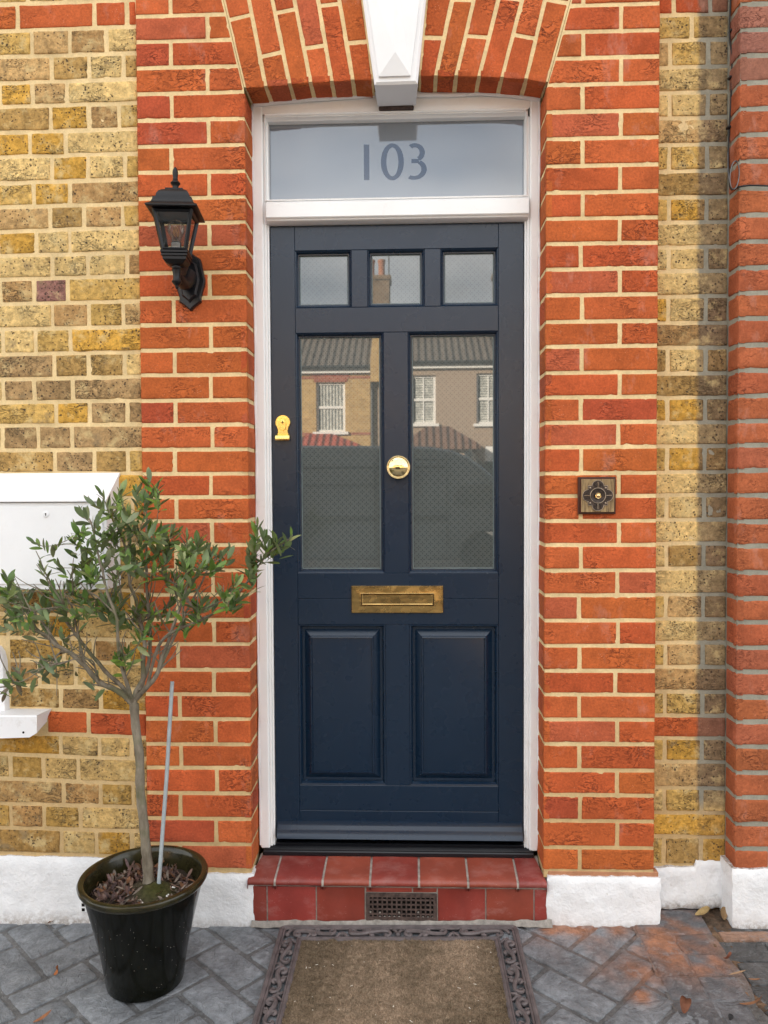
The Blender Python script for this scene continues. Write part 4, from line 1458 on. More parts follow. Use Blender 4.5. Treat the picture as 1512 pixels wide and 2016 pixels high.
mb.grid(X, A3(.13, .125, .118))
recolour(mb, rust)
structure(mb.build('border_paving', M['pave']))
# cracked dirt joint and the neighbour's pavers
mb = MB()
X = np.array([[A3(x, y, gz(x) - .014 + .018 * fbm(A3(x * 45, y * 45, 2), 3)) for x in np.linspace(.81, .93, 18)] for y in np.linspace(-2.2, .085, 200)])
cc = np.array([[lerp(A3(.085, .060, .042), A3(.25, .15, .09), np.clip((fbm(p * 40, 3) - .4) * 3, 0, 1)) for p in r] for r in X])
mb.grid(X, cc)
tag(mb.build('dirt_joint', M['soil']), 'soil filled crack between the paving and the neighbouring pavers', 'soil', kind='stuff')
mb = MB()
yn = [G(1460, y)[1] for y in (1831, 1852, 1892, 1938)]
d_ = (yn[1] - yn[3]) / 2
yn = yn + [yn[3] - d_ * k for k in range(1, 18)]
for i in range(len(yn) - 1):
    x0 = .862 + (.018 if i == 0 else 0) + RNG.normal(0, .004) - .0 * i
    x = x0
    first = True
    while x < 1.44:
        w = .205 if not (first and i % 2) else .13
        if i == 0: w = .62
        brick(mb, (x + .003, yn[i] - .003, gz(x)), (x + w - .003, yn[i] - .003, gz(x + w)), (x + w - .003, yn[i + 1] + .003, gz(x + w)), (x + .003, yn[i + 1] + .003, gz(x)), (0, 0, 1),
              (A3(.33, .19, .125) if i == 0 else A3(.082, .080, .078) * RNG.uniform(.85, 1.2)), depth=.016, seg=.014 if i < 6 else .05, r=.005, rough=.002, jit=.002)
        x += w
        first = False
X = np.array([[A3(x, y, gz(x) - .006) for x in np.linspace(.875, 1.45, 20)] for y in np.linspace(-2.2, .01, 40)])
mb.grid(X, A3(.06, .055, .05))
structure(mb.build('neighbour_paving', M['pave']))
# street behind the camera (seen in the glass and the brass)
M['asphalt'] = m_plain('asphalt', (.055, .055, .057), .9, .2, 0, 8, .25, .4, .01)
M['flag'] = m_plain('paving_flags', (.24, .23, .215), .9, .2, 0, 5, .25, .3, .01)
M['grass'] = m_plain('ground', (.10, .10, .07), .95, .1, 0, 2, .3, .3, .02)
mb = MB(); mb.grid(np.array([[A3(x, y, -.20) for x in np.linspace(-150, 150, 8)] for y in np.linspace(-150, 60, 8)]))
structure(mb.build('ground', M['grass']))
mb = MB(); mb.box(-60, 60, -14.2, -6.3, -.25, -.145)
structure(mb.build('road', M['asphalt'], smooth=False))
mb = MB(); mb.box(-60, 60, -6.3, -2.2, -.24, -.04, .02); mb.box(-60, -1.86, -2.2, .05, -.24, -.04, .01); mb.box(1.45, 60, -2.2, .02, -.24, .01, .01)
structure(mb.build('pavement', M['flag'], smooth=False))
mb = MB(); mb.box(-60, 60, -22.2, -14.2, -.24, -.02, .02)
structure(mb.build('pavement', M['flag'], smooth=False))

# ------------------------------------------------------------------ doormat
mat = thing('doormat', 'brown coir doormat with an open scrollwork rubber border before the step', 'doormat', (-.04, -.27, 0))
mx0, mx1, my1, my0 = -.382, .300, -.030, -.520
BW = .062
mb = MB()
def rail(pts, w=.0085, h=.012):
    P_ = [A3(p[0], p[1], gz(p[0]) + .006) for p in pts]
    mb.tube(P_, [w * .62] * len(P_), 8, closed=False)
def loop(x0, x1, y0, y1, rr=.012, r=.0062, z=.0065):
    pts = []
    for (cx, cy, a0) in ((x1 - rr, y1 - rr, 0), (x0 + rr, y1 - rr, 90), (x0 + rr, y0 + rr, 180), (x1 - rr, y0 + rr, 270)):
        for t in np.linspace(a0, a0 + 90, 6):
            x, y = cx + rr * cos(radians(t)), cy + rr * sin(radians(t))
            pts.append((x, y, gz(x) + z))
    P2 = []
    for i in range(len(pts)):
        a, b = np.array(pts[i]), np.array(pts[(i + 1) % len(pts)])
        m_ = max(1, int(np.linalg.norm(b - a) / .03))
        for s in range(m_): P2.append(lerp(a, b, s / m_))
    mb.tube(P2, r, 8, closed=True)
loop(mx0, mx1, my0, my1, .012, .0075)
loop(mx0 + .0095, mx1 - .0095, my0 + .0095, my1 - .0095, .010, .0035, .009)
loop(mx0 + BW, mx1 - BW, my0 + BW, my1 - BW, .004, .0065)
loop(mx0 + BW - .008, mx1 - BW + .008, my0 + BW - .008, my1 - BW + .008, .004, .003, .009)
iw = BW - .020
def spiral(c, r0, a0, turns, d, e=1.0, mirror=1):
    out_ = []
    for t in np.linspace(0, 1, 16):
        a = a0 + d * turns * 2 * pi * t
        r = r0 * (1 - .80 * t)
        out_.append((c[0] + r * cos(a), c[1] + r * sin(a) * mirror))
    return out_
def scroll_unit(tr, L, flip):
    """S-scroll of length L in strip coordinates: u along, v across (-1..1)"""
    def put(pts, rad):
        P3 = [tr(u_, v_) for u_, v_ in pts]
        n2 = len(P3)
        mb.tube([A3(q[0], q[1], gz(q[0]) + .007 + .004 * sin(pi * k / (n2 - 1))) for k, q in enumerate(P3)], [rad * (.72 + .5 * sin(pi * min(1, .15 + k / (n2 - 1)))) for k in range(n2)], 7)
    h = iw / 2
    f = flip
    # long S stem between two opposed curls
    c1, c2 = (.20 * L, -f * h * .30), (.80 * L, f * h * .30)
    r1 = h * .62
    s1 = spiral(c1, r1, pi / 2 if f > 0 else -pi / 2, .95, f * 1)
    s2 = spiral(c2, r1, -pi / 2 if f > 0 else pi / 2, .95, f * 1)
    stem = []
    p0, p3 = s1[0], s2[0]
    p1, p2 = (p0[0] + .22 * L, p0[1] + f * h * .25), (p3[0] - .22 * L, p3[1] - f * h * .25)
    for t in np.linspace(0, 1, 14):
        stem.append(tuple((1 - t) ** 3 * np.array(p0) + 3 * (1 - t) ** 2 * t * np.array(p1) + 3 * (1 - t) * t * t * np.array(p2) + t ** 3 * np.array(p3)))
    put(list(reversed(s1)) + stem[1:-1] + s2, .0052)
    # side curls
    put(spiral((.47 * L, -f * h * .42), h * .48, pi * .5 * f, .8, -1 * f), .0042)
    put(spiral((.55 * L, f * h * .48), h * .42, -pi * .5 * f, .8, -1 * f), .0042)
    put([(.36 * L, -f * h * .9), (.42 * L, -f * h * .5), (.50 * L, -f * h * .15)], .0038)
    put([(.0, 0), (.05 * L, f * h * .4), (.11 * L, f * h * .95)], .004)
    put([(1.0 * L, 0), (.95 * L, -f * h * .4), (.89 * L, -f * h * .95)], .004)
    q = tr(0, 0)
    mb.lathe([(.0005, .0), (.007, .0), (.008, .005), (.005, .010), (.0005, .011)], (q[0], q[1], gz(q[0]) + .001), 'z', 10)
def side(tr, length, n):
    L_ = length / n
    for k in range(n):
        scroll_unit(lambda u_, v_, k=k: tr(k * L_ + u_, v_), L_, 1 if k % 2 == 0 else -1)
mid = BW / 2
side(lambda u_, v_: (mx0 + .02 + u_, my1 - mid + v_), mx1 - mx0 - .04, 4)
side(lambda u_, v_: (mx0 + .02 + u_, my0 + mid + v_), mx1 - mx0 - .04, 4)
side(lambda u_, v_: (mx0 + mid + v_, my1 - BW - u_), my1 - my0 - 2 * BW, 3)
side(lambda u_, v_: (mx1 - mid - v_, my1 - BW - u_), my1 - my0 - 2 * BW, 3)
mb.build('scroll_border', M['rubber'], mat)
mb = MB()
cx0, cx1, cy0, cy1 = mx0 + BW, mx1 - BW, my0 + BW, my1 - BW
def coir_col(x, y):
    w = fbm(np.stack([x * 5, y * 1.4, x * 0], -1) + 4, 3)
    t = np.clip((w - .36) * 3.2, 0, 1)
    t = np.clip(t + (fbm(np.stack([x * 75, y * 75, x * 0], -1) + 9, 3) - .5) * 1.1 + .06, 0, 1)
    # trodden pale middle, mossy dark rim
    ex = np.minimum(x - cx0, cx1 - x); ey = cy1 - y
    e = np.clip(np.minimum(ex / .10, (ey + .03) / .05), 0, 1)
    t = t * .75 + .25 * e
    t = np.clip(t * (.35 + .65 * e), 0, 1)[..., None]
    return A3(.125, .092, .058) * (1 - t) + A3(.36, .262, .178) * t
X, Y2 = np.meshgrid(np.linspace(cx0, cx1, 120), np.linspace(cy0, cy1, 90))
Z2 = .009 + .016 * X + .007 * (fbm(np.stack([X * 95, Y2 * 95, X * 0], -1), 2) - .5)
mb.grid(np.stack([X, Y2, Z2], -1), coir_col(X, Y2))
NB = 46000
bx, by = RNG.uniform(cx0 + .002, cx1 - .002, NB), RNG.uniform(cy0 + .002, cy1 - .002, NB)
ba = RNG.uniform(0, 2 * pi, NB); bl = RNG.uniform(.003, .0075, NB); bt = RNG.uniform(.3, 1.4, NB)
bz = .0085 + .016 * bx + .007 * (fbm(np.stack([bx * 95, by * 95, bx * 0], -1), 2) - .5)
wv = .0007
dx_, dy_ = np.cos(ba), np.sin(ba)
hx, hz = bl * np.cos(bt), bl * np.sin(bt) * .8 + .001
V = np.stack([np.stack([bx - dy_ * wv, by + dx_ * wv, bz], 1), np.stack([bx + dy_ * wv, by - dx_ * wv, bz], 1),
              np.stack([bx + dx_ * hx, by + dy_ * hx, bz + hz], 1)], 1)
c_ = coir_col(bx, by) * RNG.uniform(.55, 1.55, (NB, 1))
mb.add(V.reshape(-1, 3), [(3 * i, 3 * i + 1, 3 * i + 2) for i in range(NB)], np.repeat(c_, 3, 0))
# pale grit and husks caught in the pile
for k in range(46):
    x, y = RNG.uniform(cx0 + .02, cx1 - .02), RNG.uniform(cy0, cy1 - .02)
    if RNG.uniform() < .6 and abs(x - (cx0 + cx1) / 2) < .17: continue
    a, l = RNG.uniform(0, pi), RNG.uniform(.0010, .0016) if RNG.uniform() < .75 else RNG.uniform(.002, .005)
    z = .0155 + .016 * x
    d, e = A3(cos(a), sin(a), .1) * l, A3(-sin(a), cos(a), 0) * .0009
    mb.add([A3(x, y, z) - d - e, A3(x, y, z) + d - e, A3(x, y, z) + d + e, A3(x, y, z) - d + e], [(0, 1, 2, 3)], A3(.72, .66, .55))
mb.build('coir_pile', M['coir'], mat, smooth=False)

# ------------------------------------------------------------------ wall lantern
cb = P(376, 555, 0)
lx, ly = P(346, 405, -.145)[0], -.145
ze = P(340, 404, -.205)[2]
lan = thing('wall_lantern', 'black four sided wall lantern with a clear filament bulb', 'lantern', (cb[0], 0, cb[2]))
LR = radians(6)
def lrot(x, y, z):
    return A3(lx + cos(LR) * x - sin(LR) * y, ly + sin(LR) * x + cos(LR) * y, ze + z)
def sq(mb, prof, cap0=True, cap1=True, mi=0, n=4):
    V, Fc = [], []
    for (h, z) in prof:
        for (sx_, sy_) in ((-1, -1), (1, -1), (1, 1), (-1, 1)):
            V.append(lrot(sx_ * h, sy_ * h, z))
    m = len(prof)
    for i in range(m - 1):
        for k in range(4):
            Fc.append((4 * i + k, 4 * i + (k + 1) % 4, 4 * i + 4 + (k + 1) % 4, 4 * i + 4 + k))
    if cap0: Fc.append((3, 2, 1, 0))
    if cap1: Fc.append(tuple(4 * (m - 1) + k for k in range(4)))
    mb.add(V, Fc, mi=mi)
mb = MB()
sq(mb, [(.050, -.004), (.064, -.003), (.0675, -.001), (.0675, .002), (.065, .0045), (.058, .009), (.054, .014), (.0515, .021), (.0505, .027), (.0450, .0285), (.0445, .031), (.0420, .040), (.0375, .047), (.031, .0525), (.025, .0555), (.0235, .056), (.0235, .060), (.018, .061)])
rf = mb.build('lantern_roof', M['black'], lan, sharp=22)
mb = MB()
mb.lathe([(.0105, .0), (.0085, .003), (.0078, .010), (.0085, .014), (.0125, .018), (.0135, .020), (.012, .023), (.0085, .026), (.0065, .028), (.0072, .030), (.0062, .033), (.0068, .040), (.0076, .047), (.0068, .054), (.0045, .060), (.0012, .064)], lrot(0, 0, .060), 'z', 20)
mb.build('finial', M['black'], rf)
mb = MB()
zt_, zb2 = -.004, -.108
ht, hb = .0530, .0335
def lerp4(z): return lerp(hb, ht, (z - zb2) / (zt_ - zb2))
for (sx_, sy_) in ((-1, -1), (1, -1), (1, 1), (-1, 1)):
    mb.tube([lrot(sx_ * (ht - .004), sy_ * (ht - .004), zt_), lrot(sx_ * (hb - .004), sy_ * (hb - .004), zb2)], .0058, 4)
for z, w in ((-.008, .005), (-.105, .0045)):
    h_ = lerp4(z) - .003
    for k in range(4):
        c4 = [(-1, -1), (1, -1), (1, 1), (-1, 1)]
        a, b = c4[k], c4[(k + 1) % 4]
        mb.tube([lrot(a[0] * h_, a[1] * h_, z), lrot(b[0] * h_, b[1] * h_, z)], w, 4)
sq(mb, [(.0335, -.107), (.036, -.109), (.036, -.114), (.033, -.1155), (.0345, -.117), (.0345, -.122), (.031, -.1235), (.031, -.131), (.022, -.139), (.013, -.143)])
mb.build('lantern_frame', M['black'], lan, sharp=25)
for k in range(4):
    c4 = [(-1, -1), (1, -1), (1, 1), (-1, 1)]
    a, b = c4[k], c4[(k + 1) % 4]
    mb = MB()
    z0, z1 = -.103, -.009
    h0, h1 = lerp4(z0) - .004, lerp4(z1) - .004
    q = [lrot(a[0] * h0, a[1] * h0, z0), lrot(b[0] * h0, b[1] * h0, z0), lrot(b[0] * h1, b[1] * h1, z1), lrot(a[0] * h1, a[1] * h1, z1)]
    mb.add(q, [(0, 1, 2, 3)])
    mb.build('glass_pane', M['pane'], lan, smooth=False)
bu = thing('light_bulb', None, None, (lx - cb[0], ly, ze - cb[2]))
bu.parent = lan
mb = MB()
prof = [(.012, -.080), (.0125, -.074), (.014, -.068), (.019, -.058), (.0225, -.050), (.0235, -.042), (.0225, -.034), (.019, -.0265), (.0125, -.021), (.005, -.0185), (.0005, -.018)]
mb.lathe(prof, lrot(0, 0, 0), 'z', 24, caps=False)
mb.build('bulb_glass', M['bulb'], bu)
mb = MB()
mb.lathe([(.0005, -.106), (.0135, -.106), (.0135, -.079), (.012, -.078), (.004, -.074), (.003, -.066), (.0005, -.066)], lrot(0, 0, 0), 'z', 20, caps=False)
bb = mb.build('bulb_base', M['black'], bu)
mb = MB()
arc_ = [lrot(.0139 * sin(t), -.0139 * cos(t), 0) for t in np.linspace(-.95, .95, 10)]
mb.grid(np.array([[p + A3(0, 0, z) for p in arc_] for z in (-.098, -.082)]))
for z in (-.085, -.0875, -.090):
    ar2 = [lrot(.0142 * sin(t), -.0142 * cos(t), 0) for t in np.linspace(-.85, .6 + .2 * (z > -.086), 9)]
    mb.grid(np.array([[p + A3(0, 0, zz_) for p in ar2] for zz_ in (z - .0004, z + .0004)]), mi=1)
mb.build('bulb_sticker', [M['sticker'], m_plain('sticker_print', (.25, .26, .28), .5)], bu, smooth=False)
mb = MB()
for k in range(6):
    a = k * pi / 3
    mb.tube([lrot(.0055 * cos(a), .0055 * sin(a), -.062), lrot(.0075 * cos(a + .5), .0075 * sin(a + .5), -.048), lrot(.0045 * cos(a + .9), .0045 * sin(a + .9), -.036)], .0009, 5)
mb.build('filament', M['filament'], bu)
mb = MB()
zo = lrot(0, 0, -.143)
mb.lathe([(.0005, -.062), (.003, -.060), (.0045, -.056), (.005, -.052), (.0085, -.049), (.0125, -.044), (.0135, -.041), (.0120, -.038), (.0105, -.035), (.0095, -.028), (.0105, -.018), (.0125, -.010), (.011, -.0085), (.0125, -.006), (.0135, -.002), (.012, .002)], zo, 'z', 20)
za = zo[2] - .030
pb = A3(cb[0], -.018, cb[2] + .012)
pth = []
for t in np.linspace(0, 1, 12):
    y = lerp(pb[1], ly + .006, t)
    x = lerp(pb[0], zo[0], t)
    z = lerp(pb[2], za, t) - .030 * sin(pi * t) * (1 - t * .4) + .012 * t
    pth.append(A3(x, y, z))
mb.tube(pth, np.linspace(.024, .0095, 12), 12)
pth2 = [A3(cb[0] - .004, -.012, cb[2] + .055), A3(lerp(cb[0], zo[0], .3), -.05, cb[2] + .058), A3(lerp(cb[0], zo[0], .62), -.095, za + .026), A3(zo[0], ly + .004, za + .010)]
mb.tube(pth2, [.015, .017, .012, .007], 10)
mb.build('bracket_arm', M['black'], lan)
mb = MB()
ol = [(0, -.086), (.014, -.073), (.032, -.060), (.031, -.048), (.042, -.012), (.044, .002), (.036, .040), (.031, .062), (.022, .068), (.012, .074), (0, .086)]
outl = [(cb[0] + x, cb[2] + z) for x, z in ol] + [(cb[0] - x, cb[2] + z) for x, z in reversed(ol[1:-1])]
mb.poly(outl, -.016, -.0005, bev=.005)
mb.poly([(cb[0] + (p[0] - cb[0]) * .68, cb[2] + (p[1] - cb[2]) * .74) for p in outl], -.026, -.012, bev=.006)
mb.build('backplate', M['blackgloss'], lan, sharp=30)

# ------------------------------------------------------------------ doorbell
b0, b1 = P(1138.5, 975, -.01), P(1212, 975, -.01)
bz1, bz0 = pxz(1175, 939, -.01), pxz(1175, 1012, -.01)
bell = thing('doorbell', 'square wooden doorbell with dark quatrefoil rose and brass push button', 'doorbell', ((b0[0] + b1[0]) / 2, 0, bz0))
mb = MB()
r = (b0[0], b1[0], bz0, bz1)
mb.nested([(*r, .002), (*r, -.011), (*ins(r, .0012), -.0125), (*ins(r, .0035), -.0128), (*ins(r, .0062), -.0185)], cap=False, mi=1)
mb.nested([(*ins(r, .0061), -.0184), (*ins(r, .0066), -.0188)], mi=0)
mb.build('wooden_base', [M['wood'], M['mahogany']], bell, sharp=25)
cx_, cz_ = (b0[0] + b1[0]) / 2, (bz0 + bz1) / 2
mb = MB()
U = (b1[0] - b0[0]) / 1030 * 1.0
def RR(t):
    d = A3(cos(t), sin(t), 0)
    best = 0
    for k in range(4):
        a = k * pi / 2
        c2 = A3(cos(a), sin(a), 0) * 255 * U
        rr_ = 165 * U
        b = np.dot(d, c2); disc = b * b - (np.dot(c2, c2) - rr_ * rr_)
        if disc > 0: best = max(best, b + sqrt(disc))
    s_ = 270 * U
    best = max(best, min(s_ / max(1e-6, abs(cos(t))), s_ / max(1e-6, abs(sin(t)))) if min(abs(cos(t)), abs(sin(t))) > .55 else 0, 190 * U)
    return best
tt = np.linspace(0, 2 * pi, 145)[:-1]
ol = [(cx_ + RR(t) * cos(t), cz_ + RR(t) * sin(t)) for t in tt]
mb.poly(ol, -.0215, -.0185, bev=.0005)
mb.tube([A3(x, -.0215, z) for x, z in ol], .00085, 6, mi=1, closed=True)
mb.tube([A3(cx_ + 210 * U * cos(t), -.0225, cz_ + 210 * U * sin(t)) for t in tt[::3]], .0011, 6, mi=1, closed=True)
for k in range(4):
    a = k * pi / 2
    for dd in (-.42, 0, .42):
        p0 = (cx_ + 235 * U * cos(a + dd * .6), cz_ + 235 * U * sin(a + dd * .6)); p1 = (cx_ + 380 * U * cos(a + dd * .62), cz_ + 380 * U * sin(a + dd * .62))
        mb.tube([A3(p0[0], -.0222, p0[1]), A3((p0[0] + p1[0]) / 2, -.0232, (p0[1] + p1[1]) / 2), A3(p1[0], -.0222, p1[1])], .0011, 5, mi=1 if dd == 0 else 0)
    a2 = a + pi / 4
    mb.lathe([(.0028, 0), (.0028, .001), (.0005, .0022)], (cx_ + 300 * U * cos(a2), -.0213, cz_ + 300 * U * sin(a2)), 'y-', 8, mi=1)
mb.build('rose', [M['bronze'], M['bronze_edge']], bell, sharp=30)
mb = MB()
mb.lathe([(200 * U, 0), (190 * U, .0022), (150 * U, .0012), (100 * U, .0006), (92 * U, .004), (90 * U, .004)], (cx_, -.0212, cz_), 'y-', 32, mi=1)
mb.lathe([(90 * U, .0), (86 * U, .0045), (78 * U, .0062), (66 * U, .0060), (60 * U, .0066), (48 * U, .0092), (30 * U, .0108), (10 * U, .0114), (.0001, .0114)], (cx_, -.0212, cz_), 'y-', 28)
mb.build('push_button', [M['brass_knob'], M['bronze']], bell)

# ------------------------------------------------------------------ meter box
Ymb = -.088
mxr = P(211, 1080, Ymb)[0]
mxl = -1.62
zt1 = pxz(120, 932, .010); zfl = pxz(100, 985, Ymb - .006); zfb = pxz(100, 1161, Ymb)
box = thing('meter_box', 'white wall mounted meter cabinet with sloping lid behind the olive tree', 'meter box', ((mxl + mxr) / 2, 0, zfb))
mb = MB()
mb.box(mxl, mxr, Ymb, .012, zfb, zfl - .006, .002)
mb.add([(mxr - .001, Ymb + .001, zfl - .007), (mxr - .001, .011, zfl - .007), (mxr - .001, .011, zt1 - .004), (mxr - .001, Ymb + .001, zfl - .004)], [(0, 1, 2, 3)])
mb.build('cabinet', M['metalwhite'], box, smooth=False)
mb = MB()
pf = [(.012, zt1), (.008, zt1 + .001), (Ymb - .006, zfl + .003), (Ymb - .010, zfl), (Ymb - .010, zfl - .004), (Ymb - .005, zfl - .003), (.012, zt1 - .006)]
mb.poly(pf, mxl, mxr + .003, axis='x')
mb.build('lid', M['chipped_white'], box, smooth=False)
mb = MB()
zl1, zl0 = pxz(100, 997.5, Ymb), pxz(100, 1150, Ymb)
mb.box(mxl + .004, mxr - .010, Ymb - .0045, Ymb - .0005, zl0, zl1, .0012)
md = mb.build('cabinet_door', M['metalwhite'], box, smooth=False)
mb = MB()
kp = P(90.5, 1012.5, Ymb - .005)
mb.lathe([(.0005, 0), (.0088, 0), (.0092, .001), (.0085, .002), (.0065, .0026), (.0005, .0026)], (kp[0], Ymb - .0045, kp[2]), 'y-', 24)
mb.lathe([(.0022, .0), (.0022, .0032), (.0001, .0032)], (kp[0], Ymb - .0045, kp[2] + .0012), 'y-', 12, mi=1)
mb.box(kp[0] - .0009, kp[0] + .0009, Ymb - .0076, Ymb - .005, kp[2] - .0048, kp[2] + .001, 0, mi=1)
mb.build('keyhole', [M['chipped_white'], M['dark']], md, sharp=30)

# ------------------------------------------------------------------ window sill at the left edge
sill = thing('window_sill', 'white painted stone window sill with chipped end at the far left', 'window sill', (-1.2, -.03, .6))
mb = MB()
Ysl = -.062
s1 = P(70, 1402, Ysl)
zs1, zs0_ = pxz(20, 1409, Ysl), pxz(20, 1455, Ysl)
zbt = pxz(40, 1398, .02)
pr = [(Ysl, zs0_), (Ysl, zs1 - .004), (Ysl + .004, zs1), (.03, zbt + .006), (.03, zs0_ + .03)]
xe = [s1[0] + .004, s1[0] + .006, s1[0] + .004, s1[0] + .012, s1[0] - .002]
cols_ = 26
X = np.zeros((len(pr) + 1, cols_, 3))
for i in range(len(pr) + 1):
    y, z = pr[i % len(pr)]
    for j in range(cols_):
        s = j / (cols_ - 1)
        x = lerp(XW0, xe[i % len(pr)], s)
        X[i, j] = (x, y, z)
X[..., 0] += (fbm(X * 30, 2) - .5) * .012 * (np.linspace(0, 1, cols_) > .93)[None]
X[..., 1] -= (fbm(X * 22 + 4, 2) - .5) * .004
for i in (0, 5): X[i, -1, 0] -= .006; X[i, -2, 0] -= .004; X[i, -1, 2] += .012
X[0, :, 2] += np.linspace(-.016, .006, cols_); X[5, :, 2] += np.linspace(-.016, .006, cols_)
mb.grid(X)
b = mb.n - (len(pr) + 1) * cols_
mb.f.append(tuple(b + i * cols_ + cols_ - 1 for i in range(len(pr)))); mb.m.append(0)
mb.lathe([(.0035, -.001), (.0035, .0015), (.0002, .0015)], (P(46, 1442, Ysl)[0], Ysl + .001, pxz(46, 1442, Ysl)), 'y-', 8, mi=1)
mb.build('sill_stone', [M['chipped_white'], M['dark']], sill, sharp=35)
mb = MB()
zj1 = pxz(0, 1270, -.005)
xj = P(9, 1340, -.005)[0]
ol = [(XW0, zbt - .01), (xj + .004, zbt - .01), (xj + .002, lerp(zbt, zj1, .4)), (xj, zj1 - .05), (xj - .006, zj1 - .022), (xj - .018, zj1 - .006), (xj - .04, zj1), (XW0, zj1)]
mb.poly(ol, -.010, .03, bev=.004)
mb.build('jamb_block', M['chipped_white'], sill, sharp=40)

# ------------------------------------------------------------------ pot
pc = A3(*P(288, 1890, -.262))
pcx = (P(279, 1720, -.255)[0] + P(290, 1900, -.262)[0]) / 2
pcy = -.258
pz = gz(pcx)
HP = .288
pot = thing('plant_pot', 'tall dark green glazed plant pot with olive brown rim', 'plant pot', (pcx, pcy, pz))
mb = MB()
RT = .163
mb.lathe([(.0005, .001), (.094, .001), (.099, .004), (.1005, .010), (.1055, .05), (.1145, .10), (.1255, .15), (.1375, .20), (.1475, .24), (.1515, .258), (.1525, .262)], (pcx, pcy, pz), 'z', 72, caps=False)
for k in range(60):
    a, z = RNG.uniform(pi * 1.05, pi * 1.95), RNG.uniform(.03, .22) if RNG.uniform() < .5 else RNG.normal(.155, .03)
    r_ = np.interp(z, [.01, .05, .10, .15, .20, .24], [.1005, .1055, .1145, .1255, .1375, .1475]) + .0002
    s_ = RNG.uniform(.0004, .0010)
    p = A3(pcx + r_ * cos(a), pcy + r_ * sin(a), pz + z)
    tx = A3(-sin(a), cos(a), 0) * s_; tz = A3(0, 0, 1) * s_ * RNG.uniform(.7, 1.6); nn = A3(cos(a), sin(a), -.2) * .0008
    mb.add([p - tx, p - tz, p + tx, p + tz, p + nn], [(0, 1, 4), (1, 2, 4), (2, 3, 4), (3, 0, 4)], mi=1)
mb.build('pot_body', [M['pot'], M['grout']], pot)
mb = MB()
mb.lathe([(.1490, .260), (.1545, .263), (.1615, .268), (.1655, .275), (.1665, .281), (.1640, .286), (.158, .2885), (.152, .2875), (.148, .283), (.1455, .274), (.1400, .255), (.130, .225), (.119, .20)], (pcx, pcy, pz), 'z', 72, caps=False)
mb.build('pot_rim', M['rimglaze'], pot)
zs3 = .234
mb = MB()
rr_ = np.linspace(0, .1335, 16); aa = np.linspace(0, 2 * pi, 64)
X = np.array([[A3(pcx + r * cos(a), pcy + r * sin(a), pz + zs3 + .018 * (1 - (r / .142) ** 2)) for a in aa] for r in rr_])
X[..., 2] += (fbm(X * 40, 3) - .5) * .022 + .022 * np.exp(-(((X[..., 0] - pcx - .035) ** 2 + (X[..., 1] - pcy + .02) ** 2) / .05 ** 2))
ms = np.exp(-(((X[..., 0] - pcx - .045) ** 2 + (X[..., 1] - pcy + .03) ** 2) / .055 ** 2)) * np.clip((fbm(X * 25 + 3, 2) - .25) * 3, 0, 1)
cc = A3(.055, .042, .032) * (1 - ms[..., None]) + A3(.055, .056, .016) * ms[..., None]
mb.grid(X, cc)
for k in range(14):
    a, r_ = RNG.uniform(0, 2 * pi), .115 * sqrt(RNG.uniform())
    p = A3(pcx + r_ * cos(a), pcy - abs(r_ * sin(a)), pz + zs3 + .022)
    s_ = RNG.uniform(.0012, .0035)
    mb.add([p + A3(s_, 0, 0), p + A3(0, s_, 0), p - A3(s_, 0, 0), p - A3(0, s_, 0), p + A3(0, 0, s_), p - A3(0, 0, s_)], [(0, 1, 4), (1, 2, 4), (2, 3, 4), (3, 0, 4), (1, 0, 5), (2, 1, 5), (3, 2, 5), (0, 3, 5)], A3(.75, .72, .66))
mb.build('soil', M['soil'], pot)
def leaf(mb, p, d, up, L, w, curl, col, fold=.25, n=5):
    d = d / np.linalg.norm(d)
    s = np.cross(d, up); s /= np.linalg.norm(s) + 1e-9
    u = np.cross(s, d)
    V, Fc = [], []
    c = []
    for i in range(n + 1):
        t = i / n
        ww = w * (sin(pi * min(1, t ** 1.1 * .95 + .04)) ** .65) * .5
        ang = curl * t
        if abs(curl) < .02:
            q = p + d * (L * t)
        else:
            q = p + d * (L * sin(ang) / curl) + u * (L * (1 - cos(ang)) / curl)
        V += [q - s * ww + u * fold * ww, q, q + s * ww + u * fold * ww]
    for i in range(n):
        for k in (0, 1):
            a = 3 * i + k
            Fc.append((a, a + 1, a + 4, a + 3))
    mb.add(V, Fc, col)
mb = MB()
for k in range(520):
    a, r_ = RNG.uniform(0, 2 * pi), .116 * sqrt(RNG.uniform(.06, 1))
    x, y = r_ * cos(a), r_ * sin(a)
    if (x - .045) ** 2 + (y + .035) ** 2 < .052 ** 2 and RNG.uniform() < .93: continue
    z = zs3 + .018 * (1 - (r_ / .142) ** 2) + RNG.uniform(.0, .016)
    dd = A3(cos(RNG.uniform(0, 6.28)), sin(RNG.uniform(0, 6.28)), RNG.uniform(-.3, .35))
    base = random.choice([A3(.17, .105, .085), A3(.11, .062, .05), A3(.22, .14, .10), A3(.13, .085, .08), A3(.17, .08, .04), A3(.24, .19, .15)])
    leaf(mb, A3(pcx + x, pcy + y, pz + z), dd, A3(RNG.normal(0, .5), RNG.normal(0, .5), 1), RNG.uniform(.018, .036), RNG.uniform(.006, .010), RNG.uniform(-1.8, 2.4), base * RNG.uniform(.6, 1.15), .5, 6)
tag(mb.build('leaf_litter', M['litter'], pot), kind='stuff')

